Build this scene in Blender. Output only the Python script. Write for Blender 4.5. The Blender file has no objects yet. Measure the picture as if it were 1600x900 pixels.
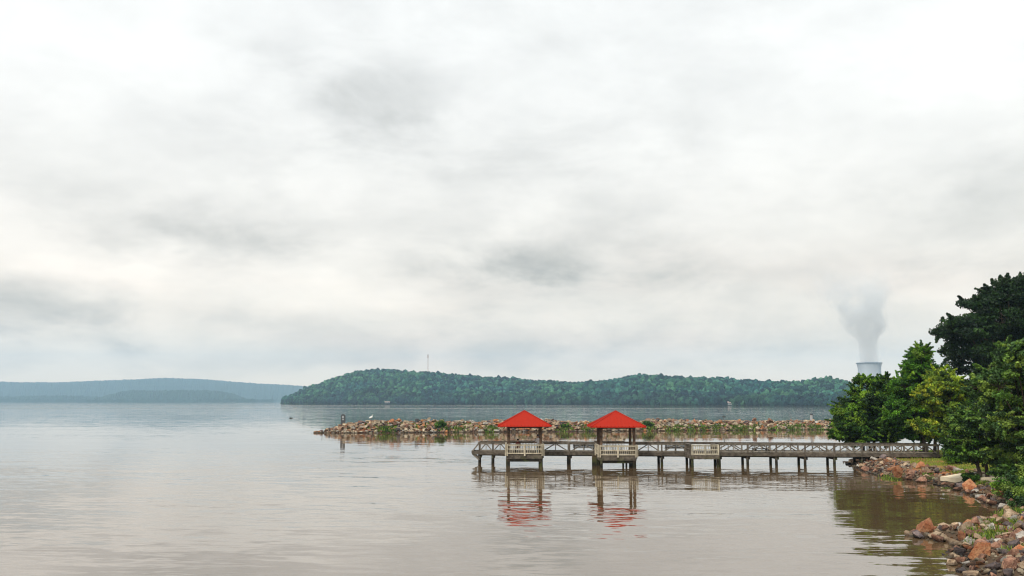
import bpy, bmesh, math, random
import numpy as np
from mathutils import Vector, Matrix, noise as mnoise

R = math.radians
scn = bpy.context.scene
col = scn.collection

# ------------------------------------------------------------------ camera
F = 1537.0
PITCH = math.atan(177 / F)
CP, SP = math.cos(PITCH), math.sin(PITCH)
CAMZ = 6.0
cam_d = bpy.data.cameras.new("camera")
cam = bpy.data.objects.new("camera", cam_d)
col.objects.link(cam)
cam.location = (0, 0, CAMZ)
cam.rotation_euler = (R(90) + PITCH, 0, 0)
cam_d.sensor_width = 36
cam_d.lens = F / 1600 * 36
cam_d.clip_start = 0.5
cam_d.clip_end = 40000
scn.camera = cam

# ------------------------------------------------------------------ render settings
scn.render.engine = 'CYCLES'
scn.cycles.use_denoising = True
scn.cycles.pixel_filter_type = 'BLACKMAN_HARRIS'
scn.cycles.filter_width = 1.15
try:
    scn.cycles.denoiser = 'OPENIMAGEDENOISE'
    scn.cycles.denoising_prefilter = 'ACCURATE'
except Exception:
    pass
scn.cycles.max_bounces = 6
scn.cycles.diffuse_bounces = 2
scn.cycles.glossy_bounces = 3
scn.cycles.transmission_bounces = 3
scn.cycles.transparent_max_bounces = 6
scn.cycles.volume_bounces = 2
scn.cycles.volume_step_rate = 1.0
scn.cycles.sample_clamp_indirect = 6
scn.view_settings.view_transform = 'Standard'
scn.view_settings.look = 'None'
scn.view_settings.exposure = 0.32
scn.view_settings.gamma = 1.0
scn.view_settings.use_curve_mapping = False

SUN_EL, SUN_AZ = R(48), R(-38)      # azimuth measured from +Y towards +X


class NT:
    """tiny node-tree builder"""
    def __init__(s, tree):
        s.t = tree; s.n = tree.nodes; s.l = tree.links
    def node(s, typ, **kw):
        n = s.n.new(typ)
        for k, v in kw.items(): setattr(n, k, v)
        return n
    def put(s, sock, v):
        if isinstance(v, bpy.types.NodeSocket): s.l.new(v, sock)
        elif v is not None: sock.default_value = v
    def m(s, op, a, b=None, c=None, clamp=False):
        n = s.node('ShaderNodeMath', operation=op, use_clamp=clamp)
        s.put(n.inputs[0], a)
        if b is not None: s.put(n.inputs[1], b)
        if c is not None: s.put(n.inputs[2], c)
        return n.outputs[0]
    def vm(s, op, a, b=None, scale=None):
        n = s.node('ShaderNodeVectorMath', operation=op)
        s.put(n.inputs[0], a)
        if b is not None: s.put(n.inputs[1], b)
        if scale is not None: s.put(n.inputs['Scale'], scale)
        return n.outputs[0]
    def mix(s, f, a, b, blend='MIX'):
        n = s.node('ShaderNodeMix', data_type='RGBA', blend_type=blend)
        s.put(n.inputs[0], f); s.put(n.inputs[6], a); s.put(n.inputs[7], b)
        return n.outputs[2]
    def xyz(s, v):
        n = s.node('ShaderNodeSeparateXYZ'); s.put(n.inputs[0], v); return n.outputs
    def comb(s, x, y, z=0.0):
        n = s.node('ShaderNodeCombineXYZ')
        for i, q in enumerate((x, y, z)): s.put(n.inputs[i], q)
        return n.outputs[0]
    def noise(s, vec, scale, detail=3, rough=0.5, color=False, dist=0.0):
        n = s.node('ShaderNodeTexNoise')
        if vec is not None: s.put(n.inputs['Vector'], vec)
        n.inputs['Scale'].default_value = scale
        n.inputs['Detail'].default_value = detail
        n.inputs['Roughness'].default_value = rough
        n.inputs['Distortion'].default_value = dist
        return n.outputs['Color' if color else 'Fac']
    def ramp(s, f, stops):
        n = s.node('ShaderNodeValToRGB')
        s.put(n.inputs[0], f)
        e = n.color_ramp.elements
        while len(e) < len(stops): e.new(0.5)
        for i, (p, c) in enumerate(stops):
            e[i].position = p
            e[i].color = (c, c, c, 1) if not hasattr(c, '__len__') else (*c, 1)
        return n.outputs[0]
    def smooth(s, v, lo, hi):
        n = s.node('ShaderNodeMapRange', interpolation_type='SMOOTHSTEP')
        s.put(n.inputs[0], v); s.put(n.inputs[1], lo); s.put(n.inputs[2], hi)
        return n.outputs[0]


def ray(px, py):
    a, b = (px - 800) / F, (450 - py) / F
    return a, CP - b * SP, SP + b * CP

def at(px, py, Y):
    a, y, z = ray(px, py)
    k = Y / y
    return Vector((a * k, Y, CAMZ + z * k))

def on_level(px, py, z=0.0):
    a, y, w = ray(px, py)
    k = (z - CAMZ) / w
    return Vector((a * k, y * k, z))

def X_at(px, Y, z=1.5):
    # x of the point at depth Y and height z that shows at column px
    k = (Y * CP + (z - CAMZ) * SP)
    return (px - 800) / F * k

def Z_at(py, Y):
    a, y, w = ray(800, py)
    return CAMZ + w / y * Y

# ------------------------------------------------------------------ world: overcast sky
world = bpy.data.worlds.new("World")
scn.world = world
world.use_nodes = True
world.node_tree.nodes.clear()
W = NT(world.node_tree)
tc = W.node('ShaderNodeTexCoord').outputs['Generated']
sky = W.node('ShaderNodeTexSky', sky_type='NISHITA')
sky.sun_disc = False
sky.sun_elevation = SUN_EL
sky.sun_rotation = SUN_AZ
sky.air_density = 1.5; sky.dust_density = 3.0
d = W.vm('NORMALIZE', tc)
dx, dy, dz = W.xyz(d)
az = W.m('ARCTAN2', dx, dy)
el = W.m('ARCSINE', dz)
ela = W.m('ABSOLUTE', el)
# cloud deck seen in perspective: direction projected on a level sheet
den = W.m('ADD', W.m('ABSOLUTE', dz), 0.26)
u = W.m('DIVIDE', dx, den); v = W.m('DIVIDE', dy, den)
sheet = W.comb(u, v, 0.0)
n_big = W.noise(sheet, 0.85, 5, 0.55, dist=0.5)
n_mid = W.noise(W.vm('ADD', sheet, (7.3, 2.1, 4.0)), 2.6, 6, 0.55, dist=0.35)
n_fine = W.noise(W.vm('ADD', sheet, (1.3, 9.1, 2.0)), 8.0, 5, 0.6, dist=0.3)
wob = W.noise(W.comb(W.m('MULTIPLY', az, 6.0), W.m('MULTIPLY', el, 14.0), 3.0), 1.0, 4, 0.6, color=True)
wx, wy, _ = W.xyz(wob)
waz = W.m('ADD', az, W.m('MULTIPLY', W.m('SUBTRACT', wx, 0.5), 0.26))
wel = W.m('ADD', ela, W.m('MULTIPLY', W.m('SUBTRACT', wy, 0.5), 0.075))

L = W.m('ADD', 0.815, W.m('MULTIPLY', W.m('SUBTRACT', n_big, 0.5), 0.36))
L = W.m('ADD', L, W.m('MULTIPLY', W.m('SUBTRACT', n_mid, 0.5), 0.26))
L = W.m('ADD', L, W.m('MULTIPLY', W.m('SUBTRACT', n_fine, 0.5), 0.13))

n_bil = W.noise(W.comb(W.m('MULTIPLY', az, 7.0), W.m('MULTIPLY', ela, 15.0), 5.0), 1.0, 6, 0.58, dist=0.3)
L = W.m('ADD', L, W.m('MULTIPLY', W.m('SUBTRACT', n_bil, 0.5), 0.32))
cut = W.m('ADD', 0.55, W.m('MULTIPLY', W.smooth(n_bil, 0.62, 0.36), 0.9))
def sq(v):
    return W.m('MULTIPLY', v, v)

def blob(px, py, rx, ry, amt):
    global L
    a, y, z = ray(px, py)
    baz = math.atan2(a, y); bel = math.asin(z / math.sqrt(a * a + y * y + z * z))
    p = sq(W.m('DIVIDE', W.m('SUBTRACT', waz, baz), rx / F))
    q = sq(W.m('DIVIDE', W.m('SUBTRACT', wel, bel), ry / F))
    g = W.m('EXPONENT', W.m('MULTIPLY', W.m('ADD', p, q), -1.0))
    g = W.m('MULTIPLY', g, cut)
    L = W.m('ADD', L, W.m('MULTIPLY', g, amt * 1.55))

for bl in [(540, 165, 180, 75, -.09), (350, 375, 130, 28, -.12), (870, 448, 210, 42, -.14), (720, 415, 130, 40, -.07), (650, 505, 700, 45, -.06), (1050, 395, 260, 40, -.05), (120, 470, 300, 40, -.05), (780, 430, 160, 40, -.05),
           (60, 490, 200, 26, -.10), (40, 540, 170, 16, -.16), (60, 575, 260, 22, -.10),
           (900, 550, 320, 26, -.12), (560, 570, 160, 14, -.07), (1440, 430, 130, 35, -.09), (1250, 560, 300, 22, -.05),
           (1180, 280, 150, 100, .06), (1480, 100, 170, 120, .10), (250, 425, 260, 34, .11), (560, 470, 220, 22, .07),
           (1480, 300, 120, 60, -.06), (1000, 330, 150, 60, -.04), (150, 100, 200, 130, .07), (820, 250, 300, 60, -.04),
           (200, 330, 200, 40, -.04)]:
    blob(*bl)
L = W.m('ADD', L, W.m('MULTIPLY', W.m('EXPONENT', W.m('DIVIDE', ela, -0.07)), 0.26))
L = W.m('MINIMUM', W.m('MAXIMUM', L, 0.42), 0.98)
warm = W.smooth(W.noise(W.comb(W.m('MULTIPLY', az, 2.5), W.m('MULTIPLY', el, 12.0), 8.0), 1.0, 2), 0.45, 0.7)
lowk = W.m('SUBTRACT', 1.0, W.smooth(ela, 0.02, 0.22))
tintc = W.mix(W.m('MULTIPLY', warm, lowk), (0.982, 1.0, 1.0, 1), (1.03, 0.985, 0.965, 1))
cool = W.m('SUBTRACT', 1.0, W.smooth(L, 0.5, 0.74))
tintc = W.mix(cool, tintc, (0.98, 1.0, 0.99, 1))
hzn = W.m('EXPONENT', W.m('DIVIDE', ela, -0.12))
tintc = W.mix(hzn, tintc, W.vm('MULTIPLY', tintc, (1.34, 1.0, 0.66)))
cloudc = W.vm('SCALE', W.vm('MULTIPLY', tintc, (1.005, 1.0, 0.988)), scale=L)
skyc = W.vm('SCALE', sky.outputs[0], scale=0.08)
tot = W.mix(0.06, cloudc, skyc)
bg = W.node('ShaderNodeBackground'); W.put(bg.inputs[0], tot); bg.inputs[1].default_value = 1.0
wo = W.node('ShaderNodeOutputWorld'); W.l.new(bg.outputs[0], wo.inputs[0])
world.cycles.sampling_method = 'MANUAL'
world.cycles.sample_map_resolution = 512

# ------------------------------------------------------------------ sun (veiled by the cloud)
sd = bpy.data.lights.new("sun", 'SUN')
sd.energy = 2.6; sd.angle = R(11); sd.color = (1.0, 0.95, 0.87)
sun = bpy.data.objects.new("sun", sd); col.objects.link(sun)
sv = Vector((math.sin(SUN_AZ) * math.cos(SUN_EL), -math.cos(SUN_AZ) * math.cos(SUN_EL), math.sin(SUN_EL)))
sun.rotation_euler = sv.to_track_quat('Z', 'Y').to_euler()
sky.sun_rotation = math.atan2(sv.x, sv.y)

# ------------------------------------------------------------------ helpers: objects
def tag(o, label=None, cat=None, group=None, kind=None):
    if label: o['label'] = label
    if cat: o['category'] = cat
    if group: o['group'] = group
    if kind: o['kind'] = kind
    return o

def link(o, parent=None):
    col.objects.link(o)
    if parent is not None: o.parent = parent
    return o

def empty(name, loc=(0, 0, 0)):
    o = bpy.data.objects.new(name, None)
    o.empty_display_size = 0.3
    o.location = loc
    return link(o)

def np_mesh(name, verts, faces, mat=None, smooth=False, attr=None):
    """faces: (n,k) int array"""
    verts = np.asarray(verts, dtype=np.float32); faces = np.asarray(faces, dtype=np.int32)
    me = bpy.data.meshes.new(name)
    n, k = faces.shape
    me.vertices.add(len(verts)); me.vertices.foreach_set('co', verts.ravel())
    me.loops.add(n * k); me.loops.foreach_set('vertex_index', faces.ravel())
    me.polygons.add(n)
    me.polygons.foreach_set('loop_start', np.arange(0, n * k, k, dtype=np.int32))
    me.polygons.foreach_set('loop_total', np.full(n, k, dtype=np.int32))
    me.polygons.foreach_set('use_smooth', np.full(n, smooth))
    me.update(calc_edges=True)
    if attr is not None:
        ca = me.color_attributes.new('tint', 'FLOAT_COLOR', 'POINT')
        a = np.ones((len(verts), 4), dtype=np.float32); a[:, :3] = attr
        ca.data.foreach_set('color', a.ravel())
    if mat: me.materials.append(mat)
    return me

class MB:
    """collects solid shapes in world space; build() links them as ONE mesh object"""
    def __init__(s): s.v = []; s.f = []
    def add(s, vs, fs):
        b = len(s.v); s.v += [tuple(q) for q in vs]; s.f += [tuple(i + b for i in f) for f in fs]
    def box(s, x0, x1, y0, y1, z0, z1):
        s.add([(x0, y0, z0), (x1, y0, z0), (x1, y1, z0), (x0, y1, z0), (x0, y0, z1), (x1, y0, z1), (x1, y1, z1), (x0, y1, z1)],
              [(3, 2, 1, 0), (4, 5, 6, 7), (0, 1, 5, 4), (1, 2, 6, 5), (2, 3, 7, 6), (3, 0, 4, 7)])
    def beam(s, p, q, w, h, ext=0.0):
        """rectangular bar from p to q; w across (level), h the other way"""
        p, q = Vector(p), Vector(q); t = (q - p).normalized()
        p = p - t * ext; q = q + t * ext
        side = t.cross(Vector((0, 0, 1)))
        side = Vector((1, 0, 0)) if side.length < 1e-3 else side.normalized()
        up = side.cross(t).normalized()
        a, b = side * w / 2, up * h / 2
        s.add([p - a - b, p + a - b, p + a + b, p - a + b, q - a - b, q + a - b, q + a + b, q - a + b],
              [(0, 1, 2, 3), (7, 6, 5, 4), (4, 5, 1, 0), (5, 6, 2, 1), (6, 7, 3, 2), (7, 4, 0, 3)])
    def tube(s, pts, rad, n=8):
        rings = []
        pts = [Vector(p) for p in pts]
        b = len(s.v)
        prev = None
        for i, p in enumerate(pts):
            t = (pts[min(i + 1, len(pts) - 1)] - pts[max(i - 1, 0)]).normalized()
            side = t.cross(Vector((0.1, 1, 0.05))) if prev is None else prev - t * prev.dot(t)
            if side.length < 1e-4: side = t.cross(Vector((1, 0, 0)))
            side.normalize(); prev = side
            up = t.cross(side)
            r = rad[i] if hasattr(rad, '__len__') else rad
            for k in range(n):
                a = 2 * math.pi * k / n
                s.v.append(tuple(p + side * math.cos(a) * r + up * math.sin(a) * r))
        for i in range(len(pts) - 1):
            for k in range(n):
                k2 = (k + 1) % n
                s.f.append((b + i * n + k, b + i * n + k2, b + (i + 1) * n + k2, b + (i + 1) * n + k))
        s.f.append(tuple(b + k for k in reversed(range(n))))
        s.f.append(tuple(b + (len(pts) - 1) * n + k for k in range(n)))
    def build(s, name, mat, parent=None, smooth=False, bevel=0.0):
        me = bpy.data.meshes.new(name)
        org = parent.location if parent is not None else Vector((0, 0, 0))
        if parent is not None and parent.parent is not None: org = org + parent.parent.location
        me.from_pydata([tuple(Vector(q) - org) for q in s.v], [], s.f)
        me.update()
        if smooth:
            for p in me.polygons: p.use_smooth = True
        if mat: me.materials.append(mat)
        o = link(bpy.data.objects.new(name, me), parent)
        if bevel:
            m = o.modifiers.new('edge', 'BEVEL'); m.width = bevel; m.segments = 1; m.limit_method = 'ANGLE'
        return o

# ------------------------------------------------------------------ materials
def principled(name, rough=0.8, spec=0.3):
    m = bpy.data.materials.new(name); m.use_nodes = True
    m.node_tree.nodes.clear()
    N = NT(m.node_tree)
    b = N.node('ShaderNodeBsdfPrincipled')
    o = N.node('ShaderNodeOutputMaterial'); N.l.new(b.outputs[0], o.inputs[0])
    b.inputs['Roughness'].default_value = rough
    b.inputs['Specular IOR Level'].default_value = spec
    return m, N, b, o

def wood(name, c1, c2, wet=True, scale=3.0):
    m, N, b, o = principled(name, 0.85, 0.2)
    pos = N.node('ShaderNodeNewGeometry').outputs['Position']
    n1 = N.noise(N.vm('MULTIPLY', pos, (1.0, 1.0, 1.0)), scale, 4, 0.6)
    n2 = N.noise(N.vm('MULTIPLY', pos, (2.5, 2.5, 18.0)), 1.5, 3, 0.6)
    f = N.smooth(N.m('ADD', N.m('MULTIPLY', n1, 0.6), N.m('MULTIPLY', n2, 0.4)), 0.35, 0.65)
    isl = N.node('ShaderNodeNewGeometry').outputs['Random Per Island']
    c = N.mix(f, (*c1, 1), (*c2, 1))
    c = N.vm('SCALE', c, scale=N.m('ADD', 0.75, N.m('MULTIPLY', isl, 0.5)))
    if wet:
        x, y, z = N.xyz(pos)
        wz = N.m('ADD', z, N.m('MULTIPLY', N.m('SUBTRACT', n1, 0.5), 0.35))
        k = N.m('SUBTRACT', 1.0, N.smooth(wz, 0.25, 0.95))
        c = N.mix(k, c, (0.018, 0.016, 0.010, 1))
        g = N.m('MULTIPLY', N.smooth(N.noise(pos, 1.3, 2), 0.5, 0.62), N.m('SUBTRACT', 1.0, N.smooth(z, 0.5, 1.1)))
        c = N.mix(N.m('MULTIPLY', g, 0.5), c, (0.07, 0.085, 0.02, 1))
    N.put(b.inputs['Base Color'], c)
    bu = N.node('ShaderNodeBump'); bu.inputs['Distance'].default_value = 0.01
    N.put(bu.inputs['Height'], n2); N.put(b.inputs['Normal'], bu.outputs[0])
    return m

M = {}
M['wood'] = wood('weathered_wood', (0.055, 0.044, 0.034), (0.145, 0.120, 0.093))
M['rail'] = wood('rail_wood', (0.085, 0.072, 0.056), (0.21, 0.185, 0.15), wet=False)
M['post'] = wood('brown_post_wood', (0.035, 0.022, 0.015), (0.12, 0.078, 0.05))
M['dark'] = wood('dark_wood', (0.016, 0.012, 0.009), (0.045, 0.034, 0.025))  # dark brown overall; joists, far piles, roof beams and furniture
M['cream'] = wood('cream_paint', (0.28, 0.24, 0.17), (0.48, 0.43, 0.33), wet=False)
M['deckwood'] = wood('deck_wood', (0.10, 0.085, 0.068), (0.21, 0.185, 0.15), wet=False)

def plain(name, c, rough=0.7, spec=0.3, var=0.15, scale=4.0):
    m, N, b, o = principled(name, rough, spec)
    pos = N.node('ShaderNodeTexCoord').outputs['Object']
    n = N.noise(pos, scale, 4, 0.6)
    cc = N.vm('SCALE', (c[0], c[1], c[2]), scale=N.m('ADD', 1 - var, N.m('MULTIPLY', n, 2 * var)))
    N.put(b.inputs['Base Color'], cc)
    return m

# standing-seam red roof: ribs modelled, the sheet slightly faded
def roof_mat():
    m, N, b, o = principled('red_metal_roof', 0.75, 0.12)
    pos = N.node('ShaderNodeTexCoord').outputs['Object']
    n = N.noise(N.vm('MULTIPLY', pos, (3.5, 3.5, 0.5)), 1.5, 5, 0.7)
    N.put(b.inputs['Base Color'], N.mix(n, (0.27, 0.012, 0.004, 1), (0.42, 0.024, 0.008, 1)))
    return m
M['roof'] = roof_mat()

def leaf_mat(name, base, trans=0.3):
    m = bpy.data.materials.new(name); m.use_nodes = True
    m.node_tree.nodes.clear(); N = NT(m.node_tree)
    a = N.node('ShaderNodeAttribute', attribute_name='tint').outputs['Color']
    isl = N.node('ShaderNodeNewGeometry').outputs['Random Per Island']
    c = N.vm('MULTIPLY', a, base)
    c = N.vm('SCALE', c, scale=N.m('ADD', 0.45, N.m('MULTIPLY', isl, 1.1)))
    p = N.node('ShaderNodeBsdfPrincipled'); N.put(p.inputs['Base Color'], c)
    p.inputs['Roughness'].default_value = 0.5; p.inputs['Specular IOR Level'].default_value = 0.25
    t = N.node('ShaderNodeBsdfTranslucent'); N.put(t.inputs[0], N.vm('MULTIPLY', c, (1.25, 1.25, 0.5)))
    mx = N.node('ShaderNodeMixShader'); mx.inputs[0].default_value = trans
    N.l.new(p.outputs[0], mx.inputs[1]); N.l.new(t.outputs[0], mx.inputs[2])
    o = N.node('ShaderNodeOutputMaterial'); N.l.new(mx.outputs[0], o.inputs[0])
    return m

M['leaf'] = leaf_mat('green_leaves', (1, 1, 1))
M['grassblade'] = leaf_mat('grass_blades', (1, 1, 1), 0.2)
M['bark'] = plain('bark', (0.055, 0.042, 0.032), 0.9, 0.1, 0.4, 6)

def rock_mat(name, c1, c2, c3, island=False):
    m, N, b, o = principled(name, 0.85, 0.25)
    pos = N.node('ShaderNodeNewGeometry').outputs['Position']
    if island: rnd = N.node('ShaderNodeNewGeometry').outputs['Random Per Island']
    else: rnd = N.node('ShaderNodeObjectInfo').outputs['Random']
    n1 = N.noise(pos, 3.2, 5, 0.65)
    n2 = N.noise(N.vm('ADD', pos, (31, 7, 3)), 9.0, 4, 0.7)
    c = N.mix(N.smooth(n1, 0.38, 0.62), (*c1, 1), (*c2, 1))
    c = N.mix(N.m('MULTIPLY', N.smooth(n2, 0.52, 0.66), 0.7), c, (*c3, 1))
    c = N.vm('SCALE', c, scale=N.m('ADD', 0.50, N.m('MULTIPLY', rnd, 0.80)))
    x, y, z = N.xyz(pos)
    wl = N.smooth(N.m('ADD', z, N.m('MULTIPLY', N.m('SUBTRACT', n1, 0.5), 0.2)), 0.03, 0.22)
    c = N.mix(wl, N.vm('SCALE', c, scale=0.32), c)
    N.put(b.inputs['Base Color'], c)
    N.put(b.inputs['Roughness'], N.m('ADD', 0.45, N.m('MULTIPLY', wl, 0.42)))
    bu = N.node('ShaderNodeBump'); bu.inputs['Distance'].default_value = 0.09; bu.inputs['Strength'].default_value = 1.0
    N.put(bu.inputs['Height'], n2); N.put(b.inputs['Normal'], bu.outputs[0])
    return m

ROCK = {
    'tan': rock_mat('tan_rock', (0.26, 0.165, 0.095), (0.44, 0.33, 0.22), (0.11, 0.07, 0.05)),
    'orange': rock_mat('orange_rock', (0.29, 0.10, 0.042), (0.40, 0.20, 0.10), (0.12, 0.05, 0.035)),
    'brown': rock_mat('brown_rock', (0.15, 0.075, 0.05), (0.30, 0.155, 0.10), (0.42, 0.27, 0.18)),
    'grey': rock_mat('grey_rock', (0.30, 0.27, 0.235), (0.46, 0.42, 0.36), (0.16, 0.13, 0.12)),
    'dark': rock_mat('dark_rock', (0.075, 0.06, 0.062), (0.16, 0.125, 0.12), (0.26, 0.17, 0.13)),
}

# ------------------------------------------------------------------ water
def water_mat():
    m, N, b, o = principled('lake_water', 0.03, 0.5)
    b.inputs['IOR'].default_value = 1.95
    pos = N.node('ShaderNodeNewGeometry').outputs['Position']
    x, y, z = N.xyz(pos)
    # muddy body colour, in broad drifting patches
    mud = N.noise(N.vm('MULTIPLY', pos, (0.012, 0.03, 0)), 1.0, 3)
    N.put(b.inputs['Base Color'], N.mix(mud, (0.092, 0.056, 0.024, 1), (0.125, 0.082, 0.044, 1)))
    # ripples: two crossing trains of long-crested wavelets
    def slopes(vec, sc, det):
        c = N.noise(vec, sc, det, 0.55, color=True)
        return N.vm('SUBTRACT', c, (0.5, 0.5, 0.5))
    rot = N.node('ShaderNodeVectorRotate', rotation_type='Z_AXIS'); N.put(rot.inputs['Vector'], pos); rot.inputs['Angle'].default_value = R(9)
    rv = rot.outputs[0]
    s1 = slopes(N.vm('MULTIPLY', rv, (0.30, 1.25, 0)), 1.0, 3)
    s2 = slopes(N.vm('MULTIPLY', N.vm('ADD', pos, (40, 13, 0)), (0.95, 3.6, 0)), 1.0, 2)
    far = slopes(N.vm('MULTIPLY', pos, (0.06, 0.35, 0)), 1.0, 2)
    wind = N.noise(N.vm('MULTIPLY', rv, (0.012, 0.035, 0)), 1.0, 3, 0.6)
    windk = N.smooth(wind, 0.36, 0.68)
    # more chop on the open water to the left, calm inside the cove
    left = N.smooth(N.m('ADD', N.m('MULTIPLY', x, -1.0), N.m('MULTIPLY', y, 0.25)), -30.0, 45.0)
    amp = N.m('ADD', 0.055, N.m('MULTIPLY', windk, 0.085))
    amp = N.m('MULTIPLY', amp, N.m('ADD', 0.75, N.m('MULTIPLY', left, 0.5)))
    amp = N.m('MULTIPLY', amp, N.m('SUBTRACT', 1.0, N.m('MULTIPLY', N.smooth(y, 62.0, 130.0), 0.72)))
    dist = N.smooth(y, 230.0, 600.0)
    amp = N.m('ADD', amp, N.m('MULTIPLY', dist, 0.10))
    # two ruffled wind lanes far out catch the brighter sky
    def lane(y0, w, k):
        yy = N.m('ADD', y, N.m('MULTIPLY', N.m('SUBTRACT', N.noise(N.vm('MULTIPLY', pos, (0.003, 0, 0)), 1.0, 2), 0.5), w * 0.6))
        t = N.m('DIVIDE', N.m('SUBTRACT', yy, y0), w)
        return N.m('MULTIPLY', N.m('EXPONENT', N.m('MULTIPLY', N.m('MULTIPLY', t, t), -1.0)), k)
    lanes = N.m('ADD', lane(1318.0, 85.0, 0.9), lane(840.0, 33.0, 0.7))
    lanes = N.m('MULTIPLY', lanes, N.m('SUBTRACT', 1.0, N.smooth(x, 0.0, 260.0)))
    amp = N.m('ADD', amp, lanes)
    sv_ = N.vm('ADD', N.vm('ADD', s1, N.vm('SCALE', s2, scale=0.8)), N.vm('SCALE', far, scale=0.5))
    sv_ = N.vm('SCALE', sv_, scale=amp)
    sx, sy, _z = N.xyz(sv_)
    nn = N.vm('NORMALIZE', N.comb(N.m('MULTIPLY', sx, 0.45), sy, 1.0))
    N.put(b.inputs['Normal'], nn)
    return m
M['water'] = water_mat()
o = bpy.data.objects.new('water', np_mesh('water', [(-7900, -900, 0), (7900, -900, 0), (7900, 9800, 0), (-7900, 9800, 0)], [(0, 1, 2, 3)], M['water']))
link(o); tag(o, 'calm grey-brown lake water reflecting the overcast sky', kind='structure')

# ------------------------------------------------------------------ shore terrain
shore_px = [  # (column, depth) of the waterline, walked with the land on the right-hand side
    (1338, 108), (1326, 103), (1322, 98), (1338, 91), (1358, 84), (1380, 79.5), (1405, 77), (1462, 73.5), (1492, 69), (1512, 66),
    (1535, 61), (1562, 57), (1590, 53.0), (1562, 49.8), (1520, 47.8), (1478, 46.8), (1448, 46.3), (1428, 45.7), (1434, 44.8), (1458, 43.9), (1490, 42.6),
    (1512, 41.6), (1496, 40.2), (1498, 38.0), (1512, 36.3), (1530, 34.6), (1570, 31.5), (1640, 27), (1760, 21)]
poly = [(X_at(px, Y, 0.0), Y) for px, Y in shore_px]
poly += [(11.0, 11.0), (6.0, 5.0), (-6.0, 2.0), (-30.0, 0.0), (-80.0, -8.0), (-400, -40), (-400, -600), (2600, -600), (2600, 1500),
         (900, 1150), (420, 760), (190, 420), (118, 290), (96, 236), (84, 219), (76, 216), (80, 210), (94, 196), (92, 160), (78, 128), (62, 116), (50, 112)]
poly = np.array(poly)

def sdist(P):
    """signed distance to the shoreline polygon, positive on land"""
    P = np.asarray(P, dtype=float)
    best = np.full(len(P), 1e18); inside = np.zeros(len(P), bool)
    n = len(poly)
    for i in range(n):
        a, b = poly[i], poly[(i + 1) % n]
        ab = b - a
        t = np.clip(((P - a) @ ab) / (ab @ ab), 0, 1)
        q = a + t[:, None] * ab
        best = np.minimum(best, ((P - q) ** 2).sum(1))
        c = (a[1] > P[:, 1]) != (b[1] > P[:, 1])
        with np.errstate(divide='ignore', invalid='ignore'):
            xi = (b[0] - a[0]) * (P[:, 1] - a[1]) / (b[1] - a[1] + 1e-12) + a[0]
        inside ^= c & (P[:, 0] < xi)
    dd = np.sqrt(best)
    return np.where(inside, dd, -dd)

def vnoise(x, y, s, seed=0):
    rs = np.random.RandomState(seed); tab = rs.rand(256, 256)
    X, Y = x / s, y / s
    xi, yi = np.floor(X).astype(int), np.floor(Y).astype(int)
    fx, fy = X - xi, Y - yi
    fx = fx * fx * (3 - 2 * fx); fy = fy * fy * (3 - 2 * fy)
    g = lambda i, j: tab[i % 256, j % 256]
    return (g(xi, yi) * (1 - fx) + g(xi + 1, yi) * fx) * (1 - fy) + (g(xi, yi + 1) * (1 - fx) + g(xi + 1, yi + 1) * fx) * fy

def land_z(P):
    P = np.asarray(P, dtype=float)
    dd = sdist(P)
    s = np.clip((dd + 0.6) / 3.6, -2.2, 1)
    z = np.where(s > 0, s * s * (3 - 2 * s) * 0.80, s * 0.9) - 0.08
    z += np.clip((dd - 3) / 60, 0, 1) * 0.5 + np.clip((dd - 60) / 300, 0, 1) * 6
    z += (vnoise(P[:, 0], P[:, 1], 1.3, 3) - 0.5) * 0.14 * np.clip(dd + 0.5, 0, 1) + (vnoise(P[:, 0], P[:, 1], 9, 4) - 0.5) * 0.25 * np.clip(dd / 4, 0, 1)
    return z

def grid_land(xs, ys):
    gx, gy = np.meshgrid(xs, ys); P = np.stack([gx.ravel(), gy.ravel()], 1)
    z = land_z(P)
    V = np.column_stack([P, z])
    nx, ny = len(xs), len(ys)
    i = np.arange(nx - 1)[None, :] + np.arange(ny - 1)[:, None] * nx
    Fc = np.stack([i, i + 1, i + 1 + nx, i + nx], -1).reshape(-1, 4)
    keep = z[Fc].max(1) > -1.6
    return V, Fc[keep]

def spaced(a, b, fine0, fine1, st, grow=1.18):
    out = list(np.arange(fine0, fine1, st)); s = st; x = out[-1]
    while x < b: s *= grow; x += s; out.append(min(x, b))
    s = st; x = fine0; lo = []
    while x > a: s *= grow; x -= s; lo.append(max(x, a))
    return np.array(sorted(set(lo + out)))
V, Fc = grid_land(spaced(-400, 2600, 14, 72, 0.42), spaced(-600, 1500, 26, 120, 0.42))

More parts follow.
